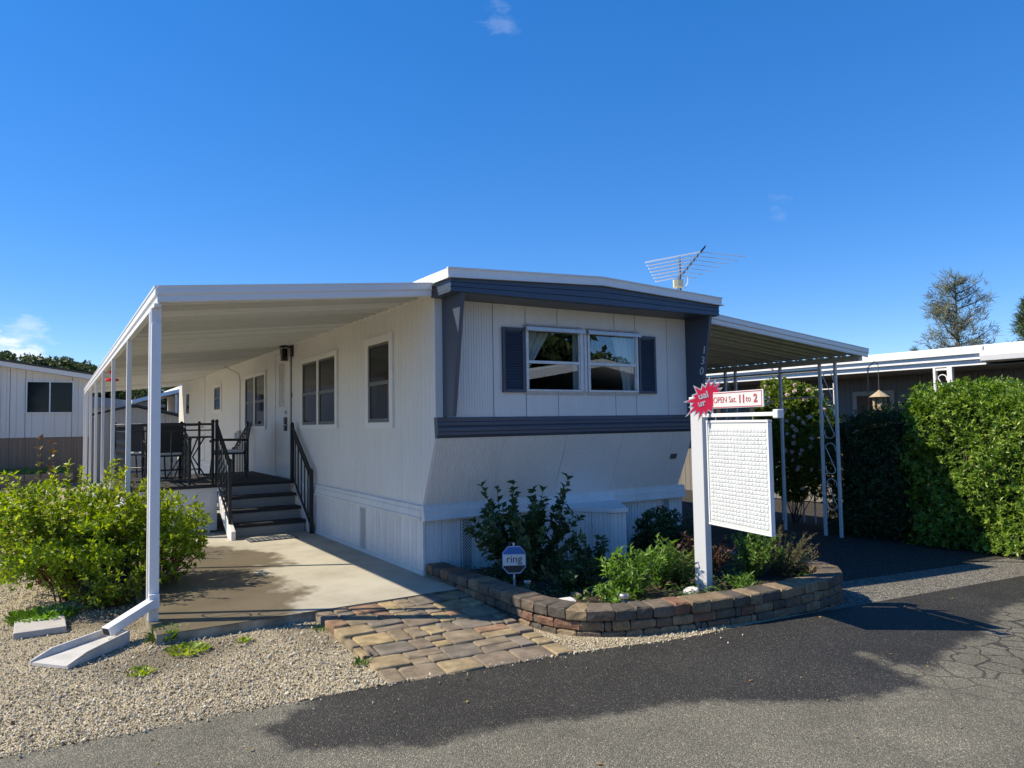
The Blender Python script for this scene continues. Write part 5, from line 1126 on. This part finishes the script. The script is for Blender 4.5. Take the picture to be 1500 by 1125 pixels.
# hedge: clipped, whorls of glossy leaves
M['shadeleaf'] = leafmat('hedge_leaf_shade_tone', [(0, (.016, .034, .010)), (.6, (.03, .055, .016)), (1, (.05, .085, .022))], .2, .45, young=(.07, .11, .03))  # leaf colour darkened so this hedge section reads as carport shade
def hedge(label, x0, x1, y0, y1, z0, z1, mat, seed, dens=1.0, ln=.062, dipf=None):
    root = thing('hedge', label, 'hedge', ((x0+x1)/2, (y0+y1)/2, z0)); q = np.random.default_rng(seed); T, A = [], []
    dip = dipf or (lambda y: 0*y)
    def pnt(n, f):
        n = int(n*dens); u, v = q.random(n), q.random(n); P, N = f(u, v); off = q.normal(0, .05, (n, 1))-np.abs(q.normal(0, .07, (n, 1))); lumpy = .07*np.sin(P[:, 1:2]*5+P[:, 2:3]*4)+.06*np.sin(P[:, 1:2]*11-P[:, 2:3]*9+P[:, 0:1]*7)
        keep = (np.sin(P[:, 1]*17+np.cos(P[:, 2]*13)*2)*np.sin(P[:, 2]*15+P[:, 1]*6+P[:, 0]*9)) < q.uniform(.35, 1.2, n)
        Q = P+N*(off+lumpy); tz = z1-dip(Q[:, 1]); Q[:, 0] += .26*np.clip((Q[:, 2]-tz+.45)/.45, 0, 1)**2*(np.abs(N[:, 0]) > .5); Q[:, 2] -= .16*np.clip(1-(Q[:, 0]-x0)/.5, 0, 1)**2*(N[:, 2] > .5)
        T.append(Q[keep]); A.append((N+np.array([0, 0, .45]))[keep])
    ar = (y1-y0)
    pnt(1300*ar, lambda u, v: (np.stack([x0+.05*u, y0+ar*u, z0+.05+(z1-dip(y0+ar*u)-z0-.05)*v], 1), np.tile([[-1., 0, 0]], (len(u), 1))))
    pnt(760*ar, lambda u, v: (np.stack([x0+(x1-x0)*v, y0+ar*u, z1-dip(y0+ar*u)], 1), np.tile([[0., 0, 1.]], (len(u), 1))))
    for yy_, sg in ((y1, 1.), (y0, -1.)): pnt(1100, lambda u, v: (np.stack([x0+(x1-x0)*u, np.full_like(u, yy_), z0+(z1-dip(np.array(yy_))-z0)*v], 1), np.tile([[0., sg, 0]], (len(u), 1))))
    pnt(200*ar, lambda u, v: (np.stack([x0+.14+.1*u, y0+ar*u, z0+(z1-dip(y0+ar*u)-z0-.1)*v], 1), np.tile([[-1., 0, 0]], (len(u), 1))))
    # loose shoots above the clipped top
    m = int(60*ar); u, v = q.random(m), q.random(m); T.append(np.stack([x0+(x1-x0)*v*.7, y0+ar*u, z1-dip(y0+ar*u)+q.uniform(.03, .13, m)], 1)); A.append(np.tile([[0, 0, 1.]], (m, 1)))
    T, A = np.concatenate(T), np.concatenate(A); yg = q.random(len(T))**1.6
    V, F, y = rosettes(T, nrm(A)+q.normal(0, .25, T.shape), 7, ln, .36, (.45, 1.25), r=q, young=yg, fold=.2, jit=.4)
    npmesh('foliage', V, F, mat, root, {'young': y})
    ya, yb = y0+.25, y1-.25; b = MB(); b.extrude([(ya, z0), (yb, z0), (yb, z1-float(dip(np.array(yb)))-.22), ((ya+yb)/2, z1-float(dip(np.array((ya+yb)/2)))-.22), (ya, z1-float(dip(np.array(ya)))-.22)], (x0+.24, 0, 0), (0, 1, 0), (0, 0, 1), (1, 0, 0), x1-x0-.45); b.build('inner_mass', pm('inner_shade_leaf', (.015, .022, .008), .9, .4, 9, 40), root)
    b = MB(); n = int(4*ar)+2
    for i in range(n):
        yq = y0+ar*(i+.5)/n; b.tube([(x0+.4, yq, z0-.05), (x0+.3, yq+q.normal(0, .1), z0+.7), (x0+.15, yq+q.normal(0, .2), z0+1.4)], [.03, .02, .008], 5)
    b.build('trunk', 'bark', root, raw=True)
hedge('tall clipped bright green hedge at the right edge, sunlit on its upper right', 7.60, 9.1, -4.4, -.50, -.36, 1.95, 'hedge', 71, 1.25, .058)
hedge('lower hedge between the carport post and the bright hedge, leaves coloured darker to deepen the carport shade', 7.64, 9.0, -.44, .95, -.36, 1.68, 'shadeleaf', 72, .9, .05, lambda y: .22*np.clip((y+.1)/.9, 0, 1))
# climbing rose behind the carport
cr = bush('climbing_rose', 'climbing rose with pale pink flowers on a trellis beyond the carport', 'climbing rose', (8.55, 2.15, 1.2), (.6, .88, 1.32), 5200, 5, .065, .55, 'climber', 'twig', 81, zmin=-.38, amp=.30, up=.4, shell=.33, clump=170, young_amt=0)
q = np.random.default_rng(82); Tq = []
for i in range(60):
    dd = nrm(np.array([-1+q.normal(0, .4), q.normal(-.35, .6), q.normal(.3, .55)])); p = np.array([8.55, 2.15, 1.2])+dd*np.array([.63, .9, 1.34])*q.uniform(.9, 1.08)
    if p[2] > .3: Tq.append((p, dd))
for p, dd in Tq[:46]:
    V, F, y = rosettes(np.tile(p[None], (3, 1))+q.normal(0, .004, (3, 3)), np.tile(dd[None], (3, 1))+q.normal(0, .2, (3, 3)), 6, .045, .85, (.2, 1.3), r=q); npmesh('blossom', V, F, 'petal', cr)
b = MB()
for i in range(7): b.bar((8.75, 1.4+i*.24, -.4), (8.75, 1.4+i*.24, 2.2), .02)
for i in range(8): b.bar((8.75, 1.35, 0+i*.3), (8.75, 2.9, 0+i*.3), .02)
tag(b.build('trellis', 'trimwhite', None), 'white lattice trellis behind the climbing rose', 'trellis')

# ================================================================== NEIGHBOURS
def plank_wall(root, axis, c, u0, u1, z0, z1, wp, mat, name, pitch=.12, sgn=-1):
    u = u0
    while u < u1-.02:
        v = min(u+wp, u1)
        if axis == 'y': ribsheet(name, u, v-.006, pitch, .014, .008, lambda a, o: (a, c-sgn*o, z0), lambda a, o: (a, c-sgn*o, z1), mat, root)
        else: ribsheet(name, u, v-.006, pitch, .014, .008, lambda a, o: (c-sgn*o, a, z0), lambda a, o: (c-sgn*o, a, z1), mat, root)
        u = v
# left: beige home with brown skirting
nb = thing('neighbour_home', 'beige mobile home with brown skirting and a wide dark window at the far left', 'mobile home', (-5.5, 22, -.1))
def gz(x): return 3.80-(x+5.2)*.155 if x > -5.2 else 3.80+(x+5.2)*.155
for a, c in ((-9.5, -6.9), (-6.9, -5.6), (-5.6, -4.45), (-4.45, -4.06), (-4.06, -2.84), (-2.84, -2.35)):
    ribsheet('wall_panel', a, c-.012, .3, .02, .012, lambda u, o: (u, 20+o, 1.36), lambda u, o: (u, 20+o, gz(u)-.16), 'nbwall', nb)
b = MB(); b.box(-9.5, -2.4, 20.06, 20.1, -.2, 3.2); b.build('panel_backing', 'dark', nb)
plank_wall(nb, 'y', 20.03, -9.5, -2.37, -.2, 1.355, .42, 'nbskirt', 'skirt_board', .14)
b = MB(); b.add([(-2.355, 20.01, -.2), (-2.355, 30, -.2), (-2.355, 30, 3.3), (-2.355, 20.01, 3.3)], [(0, 1, 2, 3)]); b.build('side_wall', 'nbwall', nb, raw=True)
b = MB(); b.add([(-9.5, 19.6, gz(-9.5)), (-5.2, 19.6, gz(-5.2)), (-2.0, 19.6, gz(-2.0)), (-2.0, 31, gz(-2)), (-5.2, 31, gz(-5.2)), (-9.5, 31, gz(-9.5)), (-9.5, 19.6, gz(-9.5)-.06), (-5.2, 19.6, gz(-5.2)-.06), (-2.0, 19.6, gz(-2.0)-.06)], [(0, 1, 4, 5), (1, 2, 3, 4), (0, 6, 7, 1), (1, 7, 8, 2)]); b.build('roof', 'darkroof', nb, raw=True)
b = MB(); b.add([(-9.5, 19.62, gz(-9.5)-.05), (-5.2, 19.62, gz(-5.2)-.05), (-2.03, 19.62, gz(-2.03)-.05), (-2.03, 19.62, gz(-2.03)-.2), (-5.2, 19.62, gz(-5.2)-.2), (-9.5, 19.62, gz(-9.5)-.2), (-2.03, 20, gz(-2.03)-.2), (-5.2, 20, gz(-5.2)-.2), (-9.5, 20, gz(-9.5)-.2)], [(0, 1, 4, 5), (1, 2, 3, 4), (4, 3, 6, 7), (5, 4, 7, 8)]); b.build('eave_board', 'nbwall', nb, raw=True)
b = MB(); b.box(-4.06, -4.02, 19.955, 20, 2.10, 3.10); b.box(-2.84, -2.80, 19.955, 20, 2.10, 3.10); b.box(-4.02, -2.84, 19.955, 20, 2.10, 2.135); b.box(-4.02, -2.84, 19.955, 20, 3.065, 3.10); b.box(-3.455, -3.42, 19.965, 20, 2.135, 3.065); w_ = b.build('window', 'alu', nb)
b = MB(); b.box(-4.02, -3.455, 19.98, 19.99, 2.135, 3.065); b.build('pane', 'darkglass', w_); b = MB(); b.box(-3.42, -2.84, 19.97, 19.98, 2.135, 3.065); b.build('pane', 'darkglass', w_)
b = MB(); b.box(-4.78, -4.70, 19.95, 20, 1.36, 3.5); b.build('corner_strip', 'nbwall', nb)
# raised bed with grass
rbd = thing('raised_bed', 'low tan block bed with grass on top in front of the beige home', 'raised bed', (-6, 18.4, -.1))
x = -9.0
while x < -3.2:
    for z in (-.1, .12):
        b = MB(); b.box(x+(.0 if z < 0 else .2), x+(.0 if z < 0 else .2)+.385, 18.2, 18.45, z, z+.21); b.build('block', 'bedwall', rbd, bevel=.01)
    x += .4
b = MB(); b.box(-9.0, -2.9, 18.452, 19.9, -.1, .30); b.build('bed_soil', 'soil', rbd)
qg = np.random.default_rng(91); n = 2600; P = np.stack([qg.uniform(-9, -3, n), qg.uniform(18.3, 19.8, n), np.full(n, .30)], 1); V, F, y = leaf_arrays(P, np.stack([qg.normal(0, .4, n), qg.normal(0, .4, n), np.ones(n)], 1), np.tile([[0, -1., .3]], (n, 1)), qg.uniform(.08, .24, n), qg.uniform(.015, .03, n), .1)
o = npmesh('bed_grass', V, F, 'grass', rbd); o['kind'] = 'stuff'
# tan shed behind the porch
sh = thing('shed', 'tan shed with a low dark gabled roof behind the porch', 'shed', (-.95, 23, -.1))
def shz(x): return 2.36-abs(x+1.0)*.25
u = -2.25
while u < .38: ribsheet('wall_panel', u, min(u+.55, .4)-.008, .14, .016, .01, lambda a, o: (a, 21+o, -.1), lambda a, o: (a, 21+o, shz(a)-.05), 'shed', sh); u += .55
b = MB(); b.add([(-2.25, 21.01, -.1), (-2.25, 24, -.1), (-2.25, 24, 1.95), (-2.25, 21.01, 1.95)], [(0, 1, 2, 3)]); b.build('side_wall', 'shed', sh, raw=True)
b = MB(); b.extrude([(-2.45, shz(-2.45)), (-1, shz(-1)), (.62, shz(.62)), (.62, shz(.62)+.06), (-1, shz(-1)+.06), (-2.45, shz(-2.45)+.06)], (0, 20.8, 0), (1, 0, 0), (0, 0, 1), (0, 1, 0), 3.4); b.build('roof', 'darkroof', sh)
# far homes and a far carport seen under the awning
fh = thing('far_home', 'grey roofed low home beyond the tan shed', 'mobile home', (-2.0, 34, -.1))
b = MB(); b.box(-6.5, 1.0, 33, 44, -.2, 2.7); b.build('wall', 'nbwall', fh); b = MB(); b.extrude([(-6.8, 2.75), (-2.8, 3.25), (1.3, 2.75), (1.3, 2.62), (-6.8, 2.62)], (0, 32.6, 0), (1, 0, 0), (0, 0, 1), (0, 1, 0), 12); b.build('roof', 'greyroof', fh)
b = MB(); b.box(-3.2, -2.2, 32.97, 33, 1.2, 2.3); b.build('window', 'darkglass', fh)
fa = thing('far_awning', 'white awning on posts on the home beyond the shed', 'awning', (1.2, 36, -.1))
b = MB(); b.add([(-.3, 31, 2.75), (3.5, 31, 3.75), (3.5, 48, 3.75), (-.3, 48, 2.75), (-.3, 31, 2.92), (3.5, 31, 3.92), (3.5, 48, 3.92), (-.3, 48, 2.92)], [(0, 1, 2, 3), (4, 7, 6, 5), (0, 4, 5, 1), (3, 2, 6, 7), (0, 3, 7, 4), (1, 5, 6, 2)]); b.build('roof', 'metal', fa)
for i in range(7):
    b = MB(); b.box(-.2, -.12, 31.2+i*2.4, 31.28+i*2.4, -.1, 2.8); b.build('post', 'metal', fa)
b = MB(); b.box(1.55, 1.65, 31.2, 31.3, -.1, 3.2); b.build('post', 'metal', fa)
fw = thing('far_home', 'pale home behind the far white awning', 'mobile home', (3, 40, -.1)); b = MB(); b.box(3.2, 7.2, 32, 48, -.2, 3.7); b.build('wall', 'shed', fw); b = MB(); b.box(3.0, 7.4, 31.7, 48.3, 3.93, 4.1); b.build('roof', 'rooftop', fw)
fw2 = thing('far_home', 'white low home under the far awning', 'mobile home', (1.2, 52, -.1)); b = MB(); b.box(-2.0, 3.0, 52, 62, -.2, 2.6); b.build('wall', 'trimwhite', fw2); b = MB(); b.extrude([(-2.4, 2.6), (.5, 3.3), (3.4, 2.6), (3.4, 2.5), (-2.4, 2.5)], (0, 51.6, 0), (1, 0, 0), (0, 0, 1), (0, 1, 0), 11); b.build('roof', 'rooftop', fw2); b = MB(); b.box(.2, 1.2, 51.97, 52, 1, 2); b.build('window', 'darkglass', fw2)
# right neighbour: long white eave over a taupe wall
rn = thing('neighbour_home', 'long taupe home with a bright white stepped eave behind the hedge', 'mobile home', (13.5, 4, -.6))
prof = [(12.0, 2.56), (12.0, 2.66), (11.93, 2.67), (11.93, 2.77), (11.87, 2.78), (11.87, 2.90), (12.05, 2.95), (14.5, 3.16), (14.5, 2.9), (12.4, 2.56)]
b = MB(); b.extrude(prof, (0, .30, 0), (1, 0, 0), (0, 0, 1), (0, 1, 0), 22); b.build('roof', 'rooftop', rn)
prof = [(12.03, 2.60), (11.90, 2.60), (11.84, 2.68), (11.84, 2.80), (11.88, 2.80), (11.95, 2.92), (12.05, 2.95), (14.5, 3.16), (14.5, 2.9), (12.4, 2.60)]
b = MB(); b.extrude(prof, (0, -9, 0), (1, 0, 0), (0, 0, 1), (0, 1, 0), 9.295); b.build('roof', 'rooftop', rn)
b = MB(); b.extrude([(11.84, 2.80), (11.76, 2.80), (11.74, 2.72), (11.76, 2.62), (11.84, 2.60)], (0, -9, 0), (1, 0, 0), (0, 0, 1), (0, 1, 0), 9.29); b.build('gutter', 'metal', rn)
b = MB(); b.box(13.64, 13.7, -9, 22, -.8, 2.9); b.build('panel_backing', 'dark', rn)
plank_wall(rn, 'x', 13.6, -9, 22, -.8, 2.9, .6, 'rwall', 'wall_panel', .2)
b = MB(); b.box(12.06, 13.58, -9, 22, 2.54, 2.556); b.build('soffit', 'rwall', rn)
b = MB(); b.box(13.55, 13.59, 3.05, 3.15, -.7, 2.2); b.box(13.55, 13.59, 4.0, 4.1, -.7, 2.2); b.box(13.55, 13.59, 3.15, 4.0, 2.1, 2.2); dr = b.build('door_frame', 'shed', rn); b = MB(); b.box(13.57, 13.592, 3.15, 4.0, -.7, 2.1); b.build('door', 'wood', dr)
b = MB(); b.box(13.55, 13.595, -1.6, .6, 1.0, 2.25); w_ = b.build('window', 'sash', rn); b = MB(); b.box(13.53, 13.548, -1.52, -.55, 1.08, 2.17); b.box(13.53, 13.548, -.45, .52, 1.08, 2.17); b.build('pane', 'darkglass', w_)
b = MB(); b.bar((13.58, 2.35, 2.05), (13.4, 2.35, 2.1), .03); b.lathe([(.0, .30), (.09, .22), (.15, .16), (.13, .15), (.08, -.12), (.03, -.18)], (13.4, 2.35, 1.88), 8); b.lathe([(.06, 0), (.02, -.35)], (13.52, 2.35, 1.6), 6); b.build('wall_lantern', 'black', rn)
for yy_ in (.99, 1.29):
    b = MB(); wq = .10 if yy_ < 1.2 else .05; b.box(12.0, 12.0+.09, yy_-wq/2, yy_+wq/2, -.6, 2.558); b.build('post', 'trimwhite', rn, bevel=.005)
b = MB(); scrolls(b, lambda u, z: (12.04, 1.04+u, z), .22, .2, 2.45, 4, .012); b.box(12.01, 12.07, 1.04, 1.265, 2.50, 2.54); b.build('scrollwork', 'trimwhite', rn)
bf = thing('bird_house_feeder', 'straw roofed wooden bird feeder hanging in front of the taupe wall', 'bird feeder', (9.6, 1.05, 1.8))
b = MB(); b.tube([(9.6, 1.05, 2.55), (9.6, 1.05, 2.06)], .006, 5); b.build('hanger', 'sash', bf)
b = MB(); b.lathe([(.18, 0), (.16, .015), (.03, .11), (.012, .13), (0, .13)], (9.6, 1.05, 1.94), 10); b.build('roof', 'straw', bf)
b = MB(); b.box(9.52, 9.68, .97, 1.13, 1.70, 1.72)
for sx_ in (-1, 1):
    for sy_ in (-1, 1): b.box(9.6+sx_*.065-.018, 9.6+sx_*.065+.018, 1.05+sy_*.065-.018, 1.05+sy_*.065+.018, 1.72, 1.95)
b.box(9.56, 9.64, 1.01, 1.09, 1.72, 1.85); b.build('feeder_body', 'feederwood', bf)
hk = MB(); hk.tube([(9.6, 1.05, 2.55), (9.6, 1.12, 2.6), (9.6, 1.25, 2.5), (9.6, 1.3, -.5)], .012, 6); tag(hk.build('shepherd_hook', 'black', None), 'thin dark shepherd hook pole holding the straw roofed feeder', 'hook')
# home across the road, mirrored in the front window
ac = thing('opposite_home', 'pale home with a white carport roof across the road', 'mobile home', (17, -20, -.6))
b = MB(); b.box(9, 27, -28, -20, -.7, 2.6); b.build('wall', 'nbwall', ac)
b = MB(); b.extrude([(8.4, 2.5), (18, 4.1), (27.6, 2.5), (27.6, 2.85), (18, 4.45), (8.4, 2.85)], (0, -28.5, 0), (1, 0, 0), (0, 0, 1), (0, 1, 0), 9.3); b.build('roof', 'metal', ac)
for xw in (11, 15, 20):
    b = MB(); b.box(xw, xw+1.6, -19.995, -19.97, 1, 2.1); b.build('window', 'darkglass', ac)

# ================================================================== TREES
def crown_mesh(seed, rad, n, ln, wd, mat, k=5, clumps=40, cs=.3):
    q = np.random.default_rng(seed); d = nrm(q.normal(0, 1, (clumps, 3))); C = d*(q.random((clumps, 1))**.4)*np.array(rad)*(1-cs*.5)
    i = q.integers(0, clumps, n); o = nrm(q.normal(0, 1, (n, 3))); T = C[i]+o*(q.random((n, 1))**.35)*np.array(rad)*cs*q.uniform(.7, 1.3, (clumps, 1))[i]
    V, F, y = rosettes(T, o+np.array([0, 0, .4]), k, ln, wd, (.3, 1.3), r=q); m = npmesh('crown', V, F, mat, None, {'young': y}); COL.objects.unlink(m); return m.data
oakm = [crown_mesh(100+i, (1, 1, .8), 1500, .11, .7, 'oak', 4, 34, .34) for i in range(3)]
def tree(name, label, loc, s, h, mesh, trunk='bark', group=None, rot=0):
    root = thing(name, label, 'tree', loc, group)
    b = MB(); x, y, z = loc; b.tube([(x, y, z-.5), (x+.1*s*.3, y, z+h*.3), (x, y, z+h*.62)], [s*.09, s*.07, s*.03], 7)
    for k in range(4):
        a = k*1.6+rot; b.tube([(x, y, z+h*.35), (x+.3*s*math.cos(a), y+.3*s*math.sin(a), z+h*.55), (x+.55*s*math.cos(a), y+.55*s*math.sin(a), z+h*.75)], [s*.05, s*.035, s*.012], 5)
    b.build('trunk', trunk, root, raw=True)
    c = bpy.data.objects.new('crown', mesh); link(c, root, Matrix.Translation((x, y, z+h-s*.75)) @ Matrix.Rotation(rot, 4, 'Z') @ Matrix.Diagonal((s, s, s, 1))); return root
q = np.random.default_rng(111)
k = 0
for px, py, D in [(-10, 512, 120), (18, 520, 118), (38, 517, 122), (58, 525, 116), (72, 521, 121), (90, 526, 118), (108, 521, 120), (122, 534, 118), (140, 535, 119), (-45, 505, 125), (-90, 500, 125), (160, 545, 120), (185, 556, 115), (205, 560, 118), (225, 563, 112), (243, 566, 116), (262, 560, 118), (285, 560, 120), (310, 555, 120), (340, 552, 122),
                  (-140, 505, 130), (-200, 500, 130)]:
    d_ = pix_dir(px, py); p = Vector((-3.27, -6.63, 1.577))+d_*(D/math.hypot(d_.x, d_.y)); s = q.uniform(3.2, 4.8); gz_ = float(hz(np.array(p.x), np.array(p.y))) if p.y > 75 else -1
    tree('oak_tree', 'dark green oak on the wooded hill beyond the homes', (p.x, p.y, p.z-s*1.7), s, s*1.7, oakm[k % 3], group='oaks on the far hill', rot=k*1.3); k += 1
# filler wood below the crest
npos = 70; m_ = MB()
V, F, y = None, None, None
T = np.stack([q.uniform(-75, 40, 900), q.uniform(100, 150, 900), np.zeros(900)], 1); T[:, 2] = hz(T[:, 0], T[:, 1])+q.uniform(.3, 5.0, 900)
VV, FF, yy2 = rosettes(np.repeat(T, 22, 0)+q.normal(0, 1.3, (900*22, 3)), q.normal(0, 1, (900*22, 3))+np.array([0, 0, .6]), 4, .5, .7, (.3, 1.3), r=q); o = npmesh('far_wood', VV, FF, 'oak', None, {'young': yy2}); o['kind'] = 'stuff'
# grey pine on the right: trunk, whorled branches, needle tufts
def pine(name, label, base, h, rw, seed, mat, nbr=46, dens=13, z_start=.25, tuftl=.34, shape=None, bare=True):
    q = np.random.default_rng(seed); root = thing(name, label, 'tree', base); x, y, z = base; b = MB(); T, A = [], []
    b.tube([(x, y, z-.3), (x+.1, y, z+h*.5), (x+.05, y, z+h*.97)], [h*.017, h*.011, h*.002], 7)
    for i in range(nbr):
        t = z_start+(1-z_start)*(i+q.random())/nbr; r_ = (shape(t) if shape else (1-t)**.6)*rw*q.uniform(.65, 1.1); a = q.uniform(0, 6.28); p0 = Vector((x+.08, y, z+h*t)); p2 = p0+Vector((r_*math.cos(a), r_*math.sin(a), r_*q.uniform(.25, .75))); p1 = p0.lerp(p2, .5)-Vector((0, 0, r_*.08))
        b.tube([p0, p1, p2], [h*.005, h*.003, h*.0012], 5)
        for j in range(int(dens*max(.35, r_/rw))):
            s = q.uniform(.25, 1.05); p = (p0.lerp(p1, s*2) if s < .5 else p1.lerp(p2, s*2-1))+Vector(q.normal(0, r_*.10+.08, 3)); T.append(p); A.append((p2-p0).normalized()+Vector((0, 0, .5)))
    T, A = np.array(T), np.array(A); V, F, y_ = rosettes(T, A+q.normal(0, .3, T.shape), 12, tuftl, .07, (.2, 1.4), r=q, fold=.1); npmesh('crown', V, F, mat, root, {'young': y_}); b.build('trunk', 'greybark', root, raw=True); return root
pine('pine_tree', 'sparse grey green pine standing behind the white eave on the right', (40, 14.45, -.6), 10.05, 1.85, 121, 'pine', 50, 19, .34, .42, shape=lambda t: (.95 if t < .62 else .95*(1-((t-.62)/.40)**2)**.5 if t < 1.0 else .1) if t > .45 else .85)
pine('conifer_tree', 'dense olive green conifer at the right edge behind the white eave', (40, 10.9, -.6), 8.2, 1.6, 122, 'cedar', 90, 30, .1, .38)
pine('conifer_tree', 'taller olive conifer cut off by the right edge of the photo', (42, 9.6, -.6), 11.2, 2.0, 123, 'cedar', 90, 24, .15, .40)
pine('conifer_tree', 'tip of a small dark conifer just showing above the white eave', (40, 16.95, -.6), 6.15, .9, 124, 'cedar', 50, 20, .2, .3)
# trees behind the camera, seen in the window glass
for i, (x, y, s, lab) in enumerate(((-8, -30, 5.2, 'broad oak far to the left across the road'), (14.5, -33, 6.6, 'tall oak behind the left end of the home across the road'), (19.5, -32, 6.2, 'tallest oak behind the middle of the home across the road'), (25.5, -33, 4.6, 'smaller oak behind the right end of the home across the road'), (8, -34, 5.4, 'oak standing left of the home across the road'))):
    tree('oak_tree', lab, (x, y, -.6), s, s*1.75, oakm[i % 3], rot=i)
